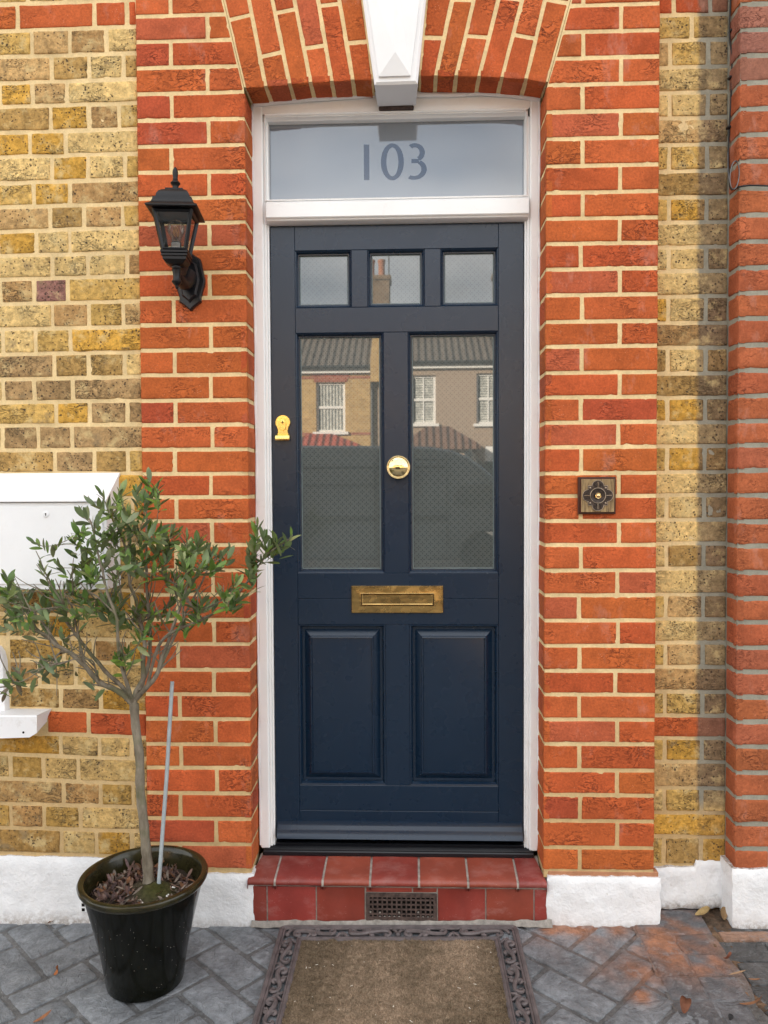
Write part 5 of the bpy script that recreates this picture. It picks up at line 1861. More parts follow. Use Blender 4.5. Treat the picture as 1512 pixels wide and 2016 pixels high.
# ------------------------------------------------------------------ stake
mb = MB()
s0, s1_ = P(313.5, 1728, -.268), P(339, 1342, -.225)
mb.tube([s0 - (s1_ - s0) * .08, s0, lerp(s0, s1_, .5) + A3(.002, 0, 0), s1_], .0052, 14)
mb.tube([s1_ - (s1_ - s0) * .004, s1_ + (s1_ - s0) * .001], .0040, 10)
tag(mb.build('plant_stake', M['greyplastic']), 'thin grey plastic stake pushed into the pot beside the olive trunk', 'plant stake')

# ------------------------------------------------------------------ olive tree
tree = thing('olive_tree', 'small olive tree with bare twiggy centre growing in the glazed pot', 'tree', (pcx + .01, pcy, pz + zs3))
Yt = -.258
def T(px, py, Y): return P(px, py, Y)
limbs = {
 'trunk': ([(293, 1742, Yt), (291, 1705, Yt), (287, 1665, Yt), (282, 1612, Yt), (276, 1555, Yt), (275, 1492, Yt), (267, 1430, Yt), (264, 1385, Yt)], .0132, .0108),
 'a': ([(264, 1390, Yt), (248, 1372, Yt - .005), (222, 1355, Yt - .01), (196, 1343, Yt - .015), (168, 1312, Yt - .02), (142, 1288, Yt - .025), (118, 1275, Yt - .03), (95, 1254, Yt - .03), (66, 1240, Yt - .035), (38, 1225, Yt - .03), (8, 1203, Yt - .03)], .0098, .0038),
 'b': ([(256, 1378, Yt), (240, 1352, Yt + .02), (213, 1328, Yt + .035), (190, 1300, Yt + .05), (170, 1275, Yt + .06), (146, 1245, Yt + .07), (128, 1215, Yt + .07), (118, 1180, Yt + .07), (100, 1150, Yt + .07)], .0075, .003),
 'c': ([(264, 1388, Yt), (268, 1362, Yt), (282, 1335, Yt + .01), (281, 1300, Yt + .02), (285, 1268, Yt + .03), (278, 1230, Yt + .03), (268, 1190, Yt + .03), (258, 1150, Yt + .02), (250, 1110, Yt + .02), (244, 1070, Yt + .02), (225, 1030, Yt + .02)], .0090, .003),
 'd': ([(268, 1375, Yt), (290, 1352, Yt - .02), (308, 1330, Yt - .03), (316, 1300, Yt - .035), (330, 1265, Yt - .03), (342, 1230, Yt - .03), (356, 1190, Yt - .02), (370, 1150, Yt - .01), (378, 1110, Yt)], .0082, .003),
 'e': ([(290, 1352, Yt - .02), (312, 1272, Yt - .05), (345, 1242, Yt - .06), (385, 1225, Yt - .065), (420, 1208, Yt - .07), (455, 1183, Yt - .08), (480, 1155, Yt - .085), (500, 1128, Yt - .09), (523, 1095, Yt - .09), (548, 1075, Yt - .09), (566, 1062, Yt - .09)], .0055, .0018),
 'f': ([(262, 1385, Yt), (250, 1345, Yt - .04), (238, 1305, Yt - .06), (232, 1260, Yt - .075), (228, 1210, Yt - .08), (212, 1165, Yt - .08), (200, 1120, Yt - .08), (188, 1070, Yt - .07), (176, 1020, Yt - .06)], .0065, .0024),
 'g': ([(275, 1360, Yt), (292, 1310, Yt + .05), (296, 1260, Yt + .07), (292, 1200, Yt + .08), (288, 1140, Yt + .08), (288, 1080, Yt + .07), (290, 1020, Yt + .07), (291, 965, Yt + .07)], .0070, .0024),
 'h': ([(300, 1340, Yt - .03), (322, 1300, Yt + .02), (338, 1265, Yt + .04), (362, 1215, Yt + .05), (388, 1165, Yt + .05), (408, 1125, Yt + .05), (425, 1095, Yt + .05)], .0055, .0022),
 'i': ([(196, 1343, Yt - .015), (188, 1318, Yt - .05), (180, 1300, Yt - .07), (150, 1297, Yt - .08), (120, 1307, Yt - .085), (92, 1311, Yt - .085), (60, 1333, Yt - .085), (35, 1345, Yt - .085), (8, 1362, Yt - .08)], .0030, .0012),
 'j': ([(168, 1312, Yt - .02), (158, 1270, Yt + .03), (150, 1230, Yt + .05), (140, 1190, Yt + .06), (110, 1160, Yt + .05), (92, 1130, Yt + .03), (80, 1105, Yt + .02), (71, 1084, Yt + .02)], .0042, .0013),
 'k': ([(118, 1275, Yt - .03), (88, 1232, Yt + .02), (60, 1200, Yt + .04), (38, 1180, Yt + .05), (22, 1160, Yt + .05)], .0036, .0014),
 'l': ([(378, 1110, Yt), (372, 1090, Yt - .01), (362, 1065, Yt - .02), (350, 1048, Yt - .02)], .0028, .0014),
}
wood = MB()
nodes = []   # (pos, dist from fork, radius, dir)
fork = T(264, 1385, Yt)
def smooth_path(Q, m=4):
    Q = np.array(Q); out_ = []
    for i in range(len(Q) - 1):
        p0, p1, p2, p3 = Q[max(0, i - 1)], Q[i], Q[i + 1], Q[min(len(Q) - 1, i + 2)]
        for s in range(m):
            t = s / m
            out_.append(.5 * ((2 * p1) + (-p0 + p2) * t + (2 * p0 - 5 * p1 + 4 * p2 - p3) * t * t + (-p0 + 3 * p1 - 3 * p2 + p3) * t ** 3))
    out_.append(Q[-1])
    return np.array(out_)
for nm, (pts, r0, r1) in limbs.items():
    Q = smooth_path([T(*p) for p in pts])
    n = len(Q)
    rad = np.linspace(r0, r1, n) * (1 if nm == 'trunk' else .84)
    if nm == 'trunk':
        rad = rad * (1 + .25 * np.exp(-np.arange(n) / 2.5)) * (1 + .06 * np.sin(np.arange(n) * 1.9))
        rad[-4:] *= np.array([1.02, 1.08, 1.12, 1.0])
    else:
        Q = Q + (fbm(Q * 30, 2) - .5)[:, None] * A3(.010, .010, .006) * np.linspace(0, 1, n)[:, None]
        rad = rad * (1 + .08 * np.sin(np.arange(n) * 2.3))
    wood.tube(Q, rad, 10 if r0 > .006 else 7)
    if nm != 'trunk':
        for i in range(2, n):
            nodes.append((Q[i], np.linalg.norm(Q[i] - fork), rad[i], (Q[i] - Q[i - 1]) / (np.linalg.norm(Q[i] - Q[i - 1]) + 1e-9)))
tips = [(292, 940), (268, 965), (310, 962), (285, 985), (300, 975), (176, 985), (160, 1008), (150, 1040), (146, 1065), (200, 972), (216, 1000), (234, 985), (190, 1025), (242, 1030), (180, 1070), (205, 1060), (224, 1050), (228, 1015), (250, 1010), (238, 970),
        (68, 1068), (84, 1120), (112, 1112), (14, 1140), (28, 1160), (6, 1180), (50, 1188), (36, 1172), (98, 1168), (112, 1200), (150, 1145), (165, 1178), (178, 1130), (190, 1105), (172, 1200), (140, 1165), (160, 1110), (170, 1090),
        (206, 1178), (218, 1192), (240, 1180), (225, 1165), (276, 1060), (300, 1040), (318, 1042), (350, 1050), (336, 1075), (368, 1060), (392, 1066), (404, 1078), (308, 1085), (288, 1100), (268, 1120), (258, 1085), (245, 1100), (360, 1100), (380, 1108), (420, 1085), (436, 1092), (452, 1086),
        (290, 1185), (274, 1198), (302, 1212), (346, 1140), (354, 1160), (364, 1100), (400, 1178), (416, 1190), (392, 1198), (450, 1162), (440, 1178), (428, 1188), (470, 1176), (344, 1208), (490, 1108), (502, 1130), (520, 1058), (530, 1078), (552, 1068), (572, 1058), (506, 1084), (494, 1070), (540, 1060),
        (18, 1332), (36, 1330), (84, 1304), (100, 1298), (92, 1312), (122, 1250), (94, 1246), (252, 1288), (236, 1290), (184, 1332), (282, 1250), (240, 1212), (58, 1216), (20, 1214), (2, 1236), (20, 1198), (76, 1205), (130, 1215), (325, 1055), (312, 1060), (340, 1045), (385, 1085), (410, 1100), (330, 1095), (320, 1130), (390, 1130),
        (430, 1120), (375, 1075), (265, 1040), (280, 1030), (255, 1060), (218, 1085), (232, 1120), (208, 1100), (185, 1150), (150, 1210), (120, 1180), (80, 1180), (60, 1170), (385, 1200), (360, 1215), (335, 1190)]
fol = MB()
def rnd_unit():
    v = RNG.normal(0, 1, 3); return v / np.linalg.norm(v)
GREENS = [A3(.098, .172, .026), A3(.070, .132, .025), A3(.140, .218, .034), A3(.160, .205, .058), A3(.22, .245, .10)]
def whorl(p, d, n, scale=1.0, dead=False):
    """leafy shoot end: pairs of narrow leaves up the last few centimetres, opening towards the tip"""
    d = d / np.linalg.norm(d)
    s = np.cross(d, rnd_unit()); s /= np.linalg.norm(s)
    u = np.cross(d, s)
    a0 = RNG.uniform(0, 6.28)
    ln = RNG.uniform(.045, .085) * scale
    for k in range(n):
        f = k / max(1, n - 1)
        a = a0 + (k // 2) * 1.57 + (k % 2) * pi + RNG.normal(0, .3)
        spread = lerp(1.15, .38, f) + RNG.normal(0, .16)
        rad_ = cos(a) * s + sin(a) * u
        ld = d * cos(spread) + rad_ * sin(spread) + A3(0, 0, .18)
        q = p - d * (ln * (1 - f))
        L_ = RNG.uniform(.031, .053) * scale * (.66 if k > n - 3 else 1)
        g_ = GREENS[RNG.choice(5, p=[.34, .26, .2, .12, .08])] * RNG.uniform(.7, 1.25)
        if dead: g_ = A3(.16, .05, .035)
        nrm_ = d * .9 - rad_ * .4 + rnd_unit() * .5
        leaf(fol, q, ld, nrm_, L_, L_ * RNG.uniform(.29, .40), RNG.uniform(-.6, .35), g_, .2)
order = sorted(tips, key=lambda t: np.linalg.norm(T(t[0], t[1], Yt) - fork))
for (px, py) in order:
    d0 = (px - 264) / 1000.
    Yy = np.clip(Yt + RNG.normal(0, .075), -.42, -.085)
    if px > 485: Yy = Yt - .09 + RNG.normal(0, .02)
    tip = T(px, py, Yy)
    dt = np.linalg.norm(tip - fork)
    best, bi = 1e9, None
    for nd in nodes:
        if nd[1] > dt * .93: continue
        v = tip - nd[0]; l = np.linalg.norm(v)
        if l < .012: continue
        c_ = l * (1.25 - .5 * np.dot(v / l, nd[3]))
        if c_ < best: best, bi = c_, nd
    q0, qd, qr, qv = bi
    v = tip - q0; l = np.linalg.norm(v)
    m1_ = q0 + qv * l * .35 + rnd_unit() * l * .06
    m2_ = tip - (v / l * .6 + A3(0, 0, .6)) * l * .32 + rnd_unit() * l * .05
    ts = np.linspace(0, 1, max(5, int(l / .018)))[:, None]
    B = (1 - ts) ** 3 * q0 + 3 * (1 - ts) ** 2 * ts * m1_ + 3 * (1 - ts) * ts ** 2 * m2_ + ts ** 3 * tip
    r0_ = min(qr * .75, .0030)
    wood.tube(B, np.linspace(r0_, .0011, len(B)), 6)
    for i in range(1, len(B)):
        nodes.append((B[i], np.linalg.norm(B[i] - fork), lerp(r0_, .0011, i / len(B)), (B[i] - B[i - 1]) / (np.linalg.norm(B[i] - B[i - 1]) + 1e-9)))
    dirn = B[-1] - B[-2] + A3(RNG.normal(0, .004), RNG.normal(0, .004), .006)
    whorl(tip, dirn, RNG.integers(8, 12), .90)
    for i in range(2, len(B) - 1):
        if RNG.uniform() < .30 and np.linalg.norm(B[i] - fork) > .15:
            e = rnd_unit() + A3(0, -.2, .35)
            g_ = GREENS[RNG.choice(5)] * RNG.uniform(.7, 1.2)
            leaf(fol, B[i], e + (B[i] - B[i - 1]) * 20, rnd_unit() + A3(0, -.4, .8), RNG.uniform(.034, .054), RNG.uniform(.010, .015), RNG.uniform(-.5, .3), g_, .22)
    # now and then a second, shorter shoot from the same twig
    if RNG.uniform() < .62 or py > 1180: continue
    k2 = max(1, len(B) - 2 - RNG.integers(0, 2))
    t2 = B[k2] + (rnd_unit() + A3(0, -.1, .5)) * RNG.uniform(.025, .055)
    t2[1] = min(t2[1], -.07)
    wood.tube(np.array([B[k2], lerp(B[k2], t2, .5) + rnd_unit() * .003, t2]), [.0012, .001, .0008], 5)
    whorl(t2, t2 - B[k2] + A3(0, 0, .01), RNG.integers(6, 9), .85)
# bare inner twigs
for k in range(330):
    nd = nodes[RNG.integers(0, len(nodes))]
    if nd[1] > .36 or nd[1] < .05: continue
    l = RNG.uniform(.03, .11)
    d = nd[3] * .7 + rnd_unit() * .7 + A3(0, 0, .35)
    d /= np.linalg.norm(d)
    d2 = d + rnd_unit() * .5
    q = np.array([nd[0], nd[0] + d * l * .35, nd[0] + d * l * .65 + d2 * l * .1, nd[0] + d * l * .7 + d2 * l * .35])
    wood.tube(smooth_path(q, 3), np.linspace(.0021, .0009, 10), 5)
whorl(T(12, 1362, Yt - .08), A3(-.5, 0, -.6), 5, .9, True)
wood.build('trunk', M['bark'], tree)
fol.build('foliage', M['leaf'], tree, sharp=180)

# ------------------------------------------------------------------ cable and wire clip by the neighbour's pier
mb = MB()
pts = [T(1437, -60, .055), T(1438, 0, .055), T(1436, 70, .056), T(1441, 110, .055), T(1440, 170, .056), T(1436, 250, .058), T(1434, 300, .058), T(1435, 345, .058), T(1437, 366, .056), T(1441, 373, .03), T(1455, 368, -.010), T(1478, 365, -.014), T(1512, 366, -.014), T(1560, 367, -.014)]
mb.tube(smooth_path(pts, 5), .0024, 8)
for (x, y) in ((1441, 60), (1439, 152), (1436, 250)):
    q = T(x, y, .054)
    mb.box(q[0] - .006, q[0] + .004, q[1] - .005, q[1] + .012, q[2] - .0035, q[2] + .0035, .0015)
tag(mb.build('cable', M['cable']), 'thin black cable running down the brick corner then across the right pier', 'cable')
mb = MB()
q = []
for t in np.linspace(0, 2 * pi, 28):
    q.append(T(1446 + 9 * cos(t) + 2 * sin(t), 345 - 28 * sin(t) , -.012 + .018 * (1 - cos(t)) * .0))
mb.tube(q[:-1], .0016, 8, closed=True)
mb.tube([T(1433, 300, .045), T(1433, 335, .04), T(1436, 360, .02), T(1440, 374, -.008)], .0016, 8)
tag(mb.build('wire_clip', M['wire']), 'oval bent wire clip hanging beside the cable on the right pier', 'wire clip')

# ------------------------------------------------------------------ fallen leaves
def fallen(px, py, ang, L_, w, curl, col, label, Y=None):
    p = G(px, py, .006)
    mb = MB()
    d = A3(cos(ang), sin(ang), .05)
    leaf(mb, p - d * L_ / 2, d, A3(.1, -.2, 1), L_, w, curl, A3(*col), .6, 8)
    v = mb.v[0]
    g_ = gz(p[0]) + .0045 - v[:, 2].min()
    v[:, 2] += g_
    o = mb.build('fallen_leaf', M['litter'])
    tag(o, label, 'leaf', 'fallen leaves on the paving')
fallen(1347, 1982, 1.2, .048, .026, 2.6, (.17, .070, .040), 'large curled brown dead leaf on the dark border pavers')
fallen(118, 1916, .4, .030, .022, 2.6, (.36, .13, .045), 'small orange curled leaf on the grey paving left of the pot')
fallen(88, 2007, .35, .052, .012, 1.0, (.27, .115, .055), 'narrow brown leaf at the bottom left corner of the paving')
fallen(108, 1812, .7, .040, .013, 1.2, (.17, .10, .06), 'dull brown leaf lying under the white plinth on the left')
fallen(1436, 1893, -1.1, .040, .018, 1.8, (.24, .085, .05), 'dark red curled leaf in the dirt crack near the wall')
fallen(1487, 1985, -.55, .070, .012, 1.3, (.24, .115, .060), 'long tan leaf in the dirt crack at the bottom right')
fallen(1487, 1932, -.8, .034, .009, .8, (.30, .15, .08), 'slim tan leaf on the neighbouring pavers at the right edge')
fallen(1385, 1800, .1, .050, .024, 1.0, (.36, .25, .11), 'yellowish dead leaf against the narrow white plinth')
fallen(1424, 1803, 1.3, .042, .020, 1.2, (.25, .16, .08), 'brown leaf standing in the corner beside the right plinth')
fallen(1452, 1917, .1, .045, .006, .4, (.34, .22, .13), 'straw coloured stalk like leaf lying across the crack')
fallen(1438, 2004, 1.0, .016, .012, 1.6, (.03, .028, .028), 'tiny blackened leaf on the border pavers near the bottom')

# ------------------------------------------------------------------ the street opposite (mirrored in the door glass)
YV = 22.4            # distance of the facade behind the mirror plane
YM = .1415           # plane of the door glass
YO = 2 * YM - YV     # where the facade really stands
def mir(px, py, Yv=YV):
    q = P(px, py, Yv)
    return A3(q[0], 2 * YM - Yv, q[2])
M['pebble'] = m_plain('pebbledash', (.37, .285, .215), .95, .1, 0, 26, .45, .8, .02)
M['glassfar'] = m_plain('window_glass', (.06, .07, .075), .06, .5, 0, 2, .1, 0)
M['curtain'] = m_plain('net_curtain', (.50, .50, .46), .9, .1, 0, 9, .4, .3, .02)
M['fascia'] = m_plain('white_fascia', (.78, .77, .74), .5, .3)
M['gutter'] = m_plain('black_gutter', (.02, .02, .02), .4, .4)
M['terracotta'] = m_plain('terracotta', (.34, .15, .09), .8, .2)
M['doorgreen'] = m_plain('dark_door', (.03, .05, .05), .3, .4)
def wall_holes(mb, x0, x1, z0, z1, y, holes, depth=.12):
    xs = sorted({x0, x1, *[h[0] for h in holes], *[h[1] for h in holes]})
    zs = sorted({z0, z1, *[h[2] for h in holes], *[h[3] for h in holes]})
    for i in range(len(xs) - 1):
        for j in range(len(zs) - 1):
            cx, cz = (xs[i] + xs[i + 1]) / 2, (zs[j] + zs[j + 1]) / 2
            if any(h[0] < cx < h[1] and h[2] < cz < h[3] for h in holes): continue
            mb.add([(xs[i], y, zs[j]), (xs[i + 1], y, zs[j]), (xs[i + 1], y, zs[j + 1]), (xs[i], y, zs[j + 1])], [(0, 1, 2, 3)])
    for h in holes:
        a, b, c, d = h
        V = [(a, y, c), (b, y, c), (b, y, d), (a, y, d), (a, y - depth, c), (b, y - depth, c), (b, y - depth, d), (a, y - depth, d)]
        mb.add(V, [(0, 1, 5, 4), (1, 2, 6, 5), (2, 3, 7, 6), (3, 0, 4, 7)])
def window(root, h, y, curtain):
    a, b, c, d = h
    mb = MB()
    f = .07
    y1, y0 = y - .10, y - .16
    for q in ((a, a + f, c, d), (b - f, b, c, d), (a + f, b - f, c, c + f), (a + f, b - f, d - f, d), (a + f, b - f, (c + d) / 2 - .04, (c + d) / 2 + .04)):
        mb.box(q[0], q[1], y0, y1, q[2], q[3])
    if not curtain: mb.box((a + b) / 2 - .02, (a + b) / 2 + .02, y0 + .01, y1 - .01, c + f, d - f)
    w = mb.build('window', M['fascia'], root, smooth=False)
    mb = MB(); mb.box(a - .10, b + .10, y - .10, y + .10, c - .09, c - .002)
    mb.build('sill', M['fascia'], w, smooth=False)
    mb = MB(); mb.box(a + f, b - f, y0 - .02, y0 + .01, c + f, d - f)
    mb.build('pane', M['glassfar'], w, smooth=False)
    mb = MB()
    n = 36
    if curtain:
        X = np.array([[A3(lerp(a + f + .05, b - f, i / n), y0 + .014 + .008 * sin(i * 1.25), z) for i in range(n + 1)] for z in (c + f, d - f)])
        X[..., 1] += .0
        mb.grid(X)
    else:
        k = 18
        for i in range(k):
            z = lerp(c + f, d - f, (i + .5) / k)
            mb.box(a + f + .06, b - f, y0 + .0105, y0 + .013, z - .03, z + .03)
    mb.build('curtain' if curtain else 'blind', M['curtain'], w)
def hip_roof(mb, x0, x1, y0, y1, z0, h, over=.25):
    a, b, y = x0 - over, x1 + over, y1 + over
    r0, r1 = lerp(a, b, .36), lerp(a, b, .64)
    mb.add([(a, y0, z0), (a, y, z0), (b, y, z0), (b, y0, z0), (r0, y0 , z0 + h), (r1, y0, z0 + h), (r0, y0 + .5, z0 + h), (r1, y0 + .5, z0 + h), (a, y0, z0 - .12), (a, y, z0 - .12), (b, y, z0 - .12), (b, y0, z0 - .12)],
           [(1, 2, 7, 6), (0, 1, 6, 4), (2, 3, 5, 7), (4, 6, 7, 5), (9, 10, 2, 1), (8, 9, 1, 0), (10, 11, 3, 2), (8, 11, 10, 9)])
eL, eR = mir(650, 727)[2], mir(890, 717)[2]
xp = mir(740, 720)[0]
HW = 4.72
def far_house(name_label, x0, x1, ez, wallm, rtile, wins, curtain, bay, bayroof, red_trim, chim_x, door_x):
    root = thing('terraced_house', name_label, 'house', ((x0 + x1) / 2, YO - 4, 0), 'terraced houses across the street')
    holes = list(wins) + [bay[4:]] if len(bay) > 4 else list(wins)
    holes = list(wins) + [(door_x, door_x + .95, 0.0, 2.55)]
    mb = MB()
    wall_holes(mb, x0, x1, -.1, ez + .02, YO, holes)
    mb.box(x0, x1, YO - 8, YO - .3, -.1, ez)
    mb.build('wall', wallm, root, smooth=False)
    if red_trim:
        zc = [wins[0][3] + .16, wins[0][2] - .06]
        for z in zc:
            xx = x0
            for w in wins:
                mb = MB(); mb.box(xx, w[0] - .12, YO, YO + .012, z - .045, z + .03); xx = w[1] + .12
                mb.build('red_brick_band', M['red_far'], root, smooth=False)
            mb = MB(); mb.box(xx, x1, YO, YO + .012, z - .045, z + .03)
            mb.build('red_brick_band', M['red_far'], root, smooth=False)
        for w in wins:
            mb = MB()
            mb.poly([(w[0] - .05, w[3] + .005), (w[1] + .05, w[3] + .005), (w[1] + .16, w[3] + .30), (w[0] - .16, w[3] + .30)], YO + .02, YO)
            mb.build('window_arch', M['red_far'], root, smooth=False)
    for w in wins: window(root, w, YO, curtain)
    mb = MB()
    oh = .28
    ry = YO - 4.1
    mb.add([(x0 + .06, YO + oh, ez + .06), (x1 - .06, YO + oh, ez + .06), (x1 - .06, ry, ez + 2.75), (x0 + .06, ry, ez + 2.75), (x0 + .06, YO - 8.4, ez), (x1 - .06, YO - 8.4, ez)], [(0, 1, 2, 3), (3, 2, 5, 4)])
    rf = mb.build('roof', rtile, root, smooth=False)
    mb = MB()
    mb.box(chim_x - .45, chim_x + .45, ry - .3, ry + .55, ez + 1.2, ez + 3.75, .02)
    mb.box(chim_x - .50, chim_x + .50, ry - .35, ry + .60, ez + 3.75, ez + 3.92, .02)
    ch = mb.build('chimney', M['chimbrick'] if 'chimbrick' in M else M.setdefault('chimbrick', m_brickwork('sooty_brick', (.20, .135, .085), (.24, .20, .15))), rf, smooth=False)
    for k in (-.24, .14):
        mb = MB()
        mb.lathe([(.13, 0), (.15, .05), (.12, .12), (.115, .5), (.14, .58), (.15, .66), (.10, .68)], (chim_x + k, ry + .1, ez + 3.92), 'z', 14)
        mb.build('chimney_pot', M['terracotta'], ch)
    mb = MB()
    ax = chim_x + .42
    mb.tube([(ax, ry + .5, ez + 2.6), (ax, ry + .5, ez + 5.6)], .025, 6)
    mb.tube([(ax - 1.1, ry + .5, ez + 5.45), (ax + .1, ry + .5, ez + 5.5)], .018, 6)
    for q in range(5): mb.tube([(ax - 1.0 + q * .2, ry + .3, ez + 5.46), (ax - 1.0 + q * .2, ry + .7, ez + 5.46)], .012, 5)
    mb.build('aerial', M['gutter'], rf)
    mb = MB()
    mb.box(x0, x1, YO + .02, YO + .14, ez - .14, ez - .005)
    mb.build('fascia', M['fascia'], root, smooth=False)
    mb = MB()
    mb.box(x0, x1, YO + .17, YO + oh + .03, ez - .02, ez + .08, .03)
    mb.tube([(x1 - .12, YO + .2, ez), (x1 - .12, YO + .12, ez - .55), (x1 - .12, YO + .1, ez - .7), (x1 - .12, YO + .1, 0)], .06, 8)
    mb.build('gutter', M['gutter'], root, smooth=False)
    # party wall parapet
    mb = MB()
    mb.poly([(YO + .34, ez - .45), (YO + .34, ez + .25), (ry, ez + 3.05), (YO - 8.4, ez + .3), (YO - 8.4, ez - .3)], x1 - .16, x1 + .16, axis='x')
    mb.build('party_wall', M['fascia'] if not red_trim else M['stock_far'], root, smooth=False)
    bx0, bx1, bh, bz = bay[:4]
    mb = MB()
    mb.box(bx0, bx1, YO + .001, YO + .85, -.1, bz - .125)
    b_ = mb.build('bay', wallm, root, smooth=False)
    mb = MB(); hip_roof(mb, bx0, bx1, YO + .002, YO + .85, bz, bh)
    mb.build('bay_roof', bayroof, b_, smooth=False)
    mb = MB()
    n = 3
    w_ = (bx1 - bx0 - .2) / n
    for i in range(n):
        mb.box(bx0 + .1 + i * w_ + .05, bx0 + .1 + (i + 1) * w_ - .05, YO + .852, YO + .87, .8, bz - .3)
    mb.build('bay_window', M['glassfar'], b_, smooth=False)
    mb = MB()
    mb.box(door_x + .02, door_x + .93, YO - .1, YO - .06, 0.0, 2.05)
    mb.box(door_x, door_x + .95, YO - .1, YO - .02, 2.06, 2.54, mi=1)
    mb.build('door', [M['doorgreen'], M['fascia']], root, smooth=False)
    return root
def wrect(pxa, pya, pxb, pyb):
    a, b = mir(pxa, pya), mir(pxb, pyb)
    return (a[0], b[0], b[2], a[2])
wL = wrect(622, 753, 680, 850)
wR1, wR2 = wrect(810, 739, 858, 834), wrect(938, 735, 986, 834)
bzL, bzR = mir(650, 878)[2], mir(880, 880)[2]
hA = far_house('yellow brick terraced house with red brick window arch, mirrored in the left door glass', xp - HW, xp, eL, M['stock_far'], M['rooftile'], [(wL[0] - 2.2, wL[1] - 2.2, wL[2], wL[3]), wL], True, (wL[0] - .75, wL[1] + .25, mir(650, 856)[2] - bzL, bzL), M['redtile'], True, mir(750, 560, 26.5)[0] - .11, xp - 1.15)
M['browntile'] = m_tiles_roof('brown_roof_tile', (.16, .095, .07))
hB = far_house('pebbledashed terraced house with blinds at its windows, mirrored in the right door glass', xp + .01, xp + HW, eR, M['pebble'], M['rooftile'], [wR1, wR2], False, (wR1[0] - .2, mir(925, 850)[0], mir(850, 842)[2] - bzR, bzR), M['browntile'], False, xp + HW - .1, mir(955, 880)[0])
for k, (src, dx, lab) in enumerate(((hA, 2 * HW, 'yellow brick terraced house two doors right across the street'), (hB, 2 * HW, 'pebbledashed terraced house three doors right across the street'), (hB, -2 * HW, 'pebbledashed terraced house one door left across the street'), (hA, -2 * HW, 'yellow brick terraced house two doors left across the street'),
                                   (hA, 4 * HW, 'yellow brick terraced house far right across the street'), (hB, -4 * HW, 'pebbledashed terraced house far left across the street'))):
    c = copy_tree(src)
    c.location.x += dx
    c['label'] = lab

# ------------------------------------------------------------------ parked van
M['vanpaint'] = m_plain('grey_van_paint', (.15, .175, .19), .28, .5, 0, 1, .05, 0)
M['tyre'] = m_plain('tyre', (.015, .015, .015), .8, .3)
M['alloy'] = m_plain('wheel_rim', (.35, .35, .36), .35, .5, .8)
M['lamp'] = m_plain('head_lamp', (.6, .6, .6), .1, .5)
vy1 = -8.9
vYv = 2 * YM - vy1
def vm(px, py):
    q = P(px, py, vYv); return (q[0], q[2])
zr = -.145
vx = vm(975, 940)
roofz = vm(700, 878)[1]
van = thing('parked_van', 'dark grey panel van parked along the kerb behind the camera', 'van', (vx[0] - 2.0, vy1 - .95, zr))
xf = vx[0] + .85
xr_ = xf - 5.2
prof = [(xr_, zr + .42), (xr_ - .02, zr + 1.0), (xr_ + .06, roofz - .12), (xr_ + .2, roofz)] + [vm(590, 877), vm(760, 877.5), vm(850, 879), vm(888, 886), vm(920, 898), vm(948, 917), vm(975, 940)] + [(vx[0] + .30, zr + 1.12), (xf - .08, zr + .98), (xf, zr + .72), (xf - .02, zr + .34)]
wheels = [(xr_ + 1.0, zr + .34), (xf - .95, zr + .34)]
low = []
for wx, wz in reversed(wheels):
    low += [(wx + .42 * cos(t), wz + .42 * sin(t)) for t in np.linspace(0, pi, 10)]
out2 = prof + [(xf - .3, zr + .28)] + [p for p in low if True] + [(xr_ + .2, zr + .30)]
mb = MB()
mb.poly([(p[0], p[1]) for p in reversed(out2)], vy1, vy1 - 1.9, axis='y', bev=.05)
mb.build('van_body', M['vanpaint'], van, sharp=30)
mb = MB()
s_ = .004
wp = [vm(893, 959), vm(940, 962), vm(972, 1000), vm(958, 1000), vm(912, 1000), vm(905, 975)]
w0 = vm(905, 955)
mb.poly([(w0[0] + .55, w0[1] - .32), (w0[0] + .58, w0[1] - .02), (w0[0] + .28, w0[1] + .02), (w0[0] - .02, w0[1]), (w0[0] - .10, w0[1] - .30)], vy1 + s_, vy1 - .02)
mb.build('side_window', M['glassfar'], van, smooth=False)
mb = MB()
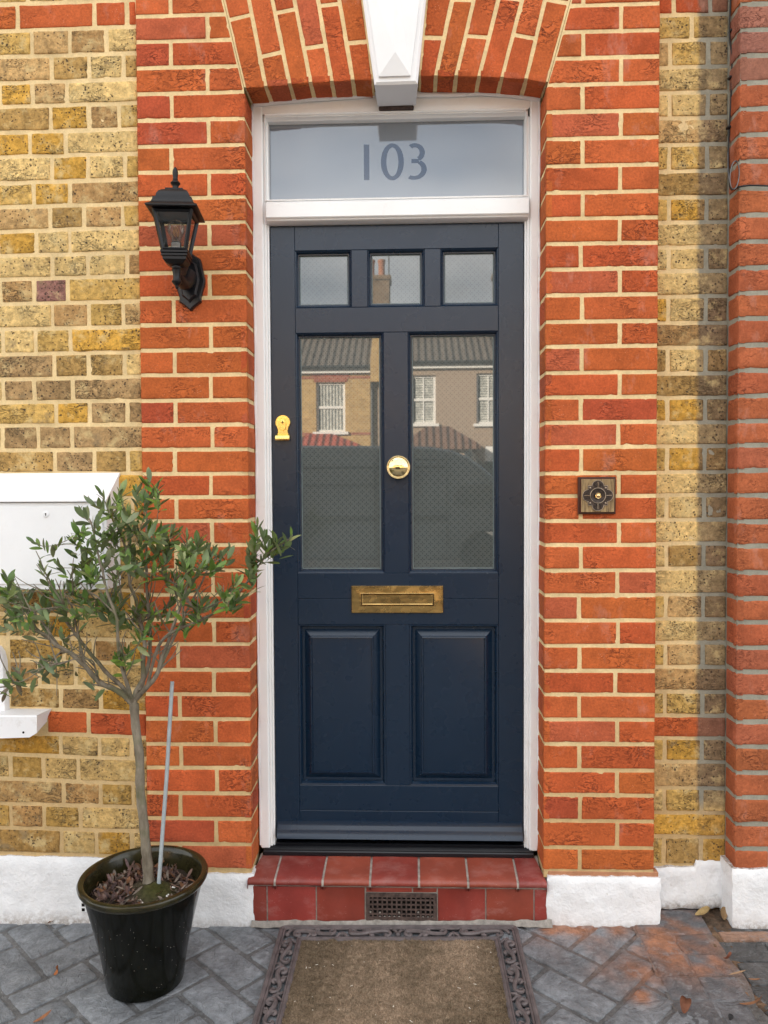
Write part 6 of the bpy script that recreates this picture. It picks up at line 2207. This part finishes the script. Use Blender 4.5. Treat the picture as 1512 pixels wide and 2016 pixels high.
for (a, b) in (((xr_ + .5, roofz - .28), (xr_ + .5, zr + .6)), ((w0[0] - .18, roofz - .2), (w0[0] - .18, zr + .5)), ((w0[0] - 1.25, roofz - .2), (w0[0] - 1.25, zr + .5))):
    mb.box(a[0] - .014, a[0] + .014, vy1 - .01, vy1 + .003, b[1], a[1])
mb.box(xr_ + .2, w0[0] - .2, vy1 - .01, vy1 + .010, zr + .92, zr + 1.0, .003)
mb.box(xr_ + .2, w0[0] - .2, vy1 - .01, vy1 + .012, roofz - .33, roofz - .30, .003)
mb.box(w0[0] - 1.264, w0[0] - .166, vy1 - .01, vy1 + .003, roofz - .22, roofz - .195)
mb.box(xr_ + .5, w0[0] - 1.3, vy1 - .01, vy1 + .003, roofz - .60, roofz - .575)
mb.build('panel_seam', M['tyre'], van, smooth=False)
mb = MB()
mb.box(vx[0] + .05, vx[0] + .18, vy1 + .02, vy1 + .22, zr + 1.15, zr + 1.45, .03)
mb.build('wing_mirror', M['gutter'], van)
for wx, wz in wheels:
    for yy in (vy1 - .02, vy1 - 1.68):
        mb = MB()
        mb.lathe([(.20, 0), (.31, .0), (.335, -.03), (.335, -.17), (.31, -.2), (.20, -.2)], (wx, yy, wz), 'y-', 28)
        w_ = mb.build('wheel', M['tyre'], van)
        mb = MB()
        mb.lathe([(.0005, .0), (.06, .012), (.12, -.01), (.19, .008), (.205, -.01)], (wx, yy, wz), 'y-', 20)
        mb.build('wheel_rim', M['alloy'], w_)
for yy in (vy1 - .32, vy1 - 1.58):
    mb = MB(); mb.box(xf - .06, xf + .004, yy - .18, yy + .18, zr + .68, zr + .86, .02)
    mb.build('headlight', M['lamp'], van)
mb = MB()
a, b = (vx[0] - .35, roofz - .10), (vx[0] + .28, zr + 1.16)
mb.add([(a[0], vy1 - .15, a[1] + .06), (a[0], vy1 - 1.75, a[1] + .06), (b[0] + .02, vy1 - 1.75, b[1] + .06), (b[0] + .02, vy1 - .15, b[1] + .06)], [(0, 1, 2, 3)])
mb.build('windscreen', M['glassfar'], van, smooth=False)
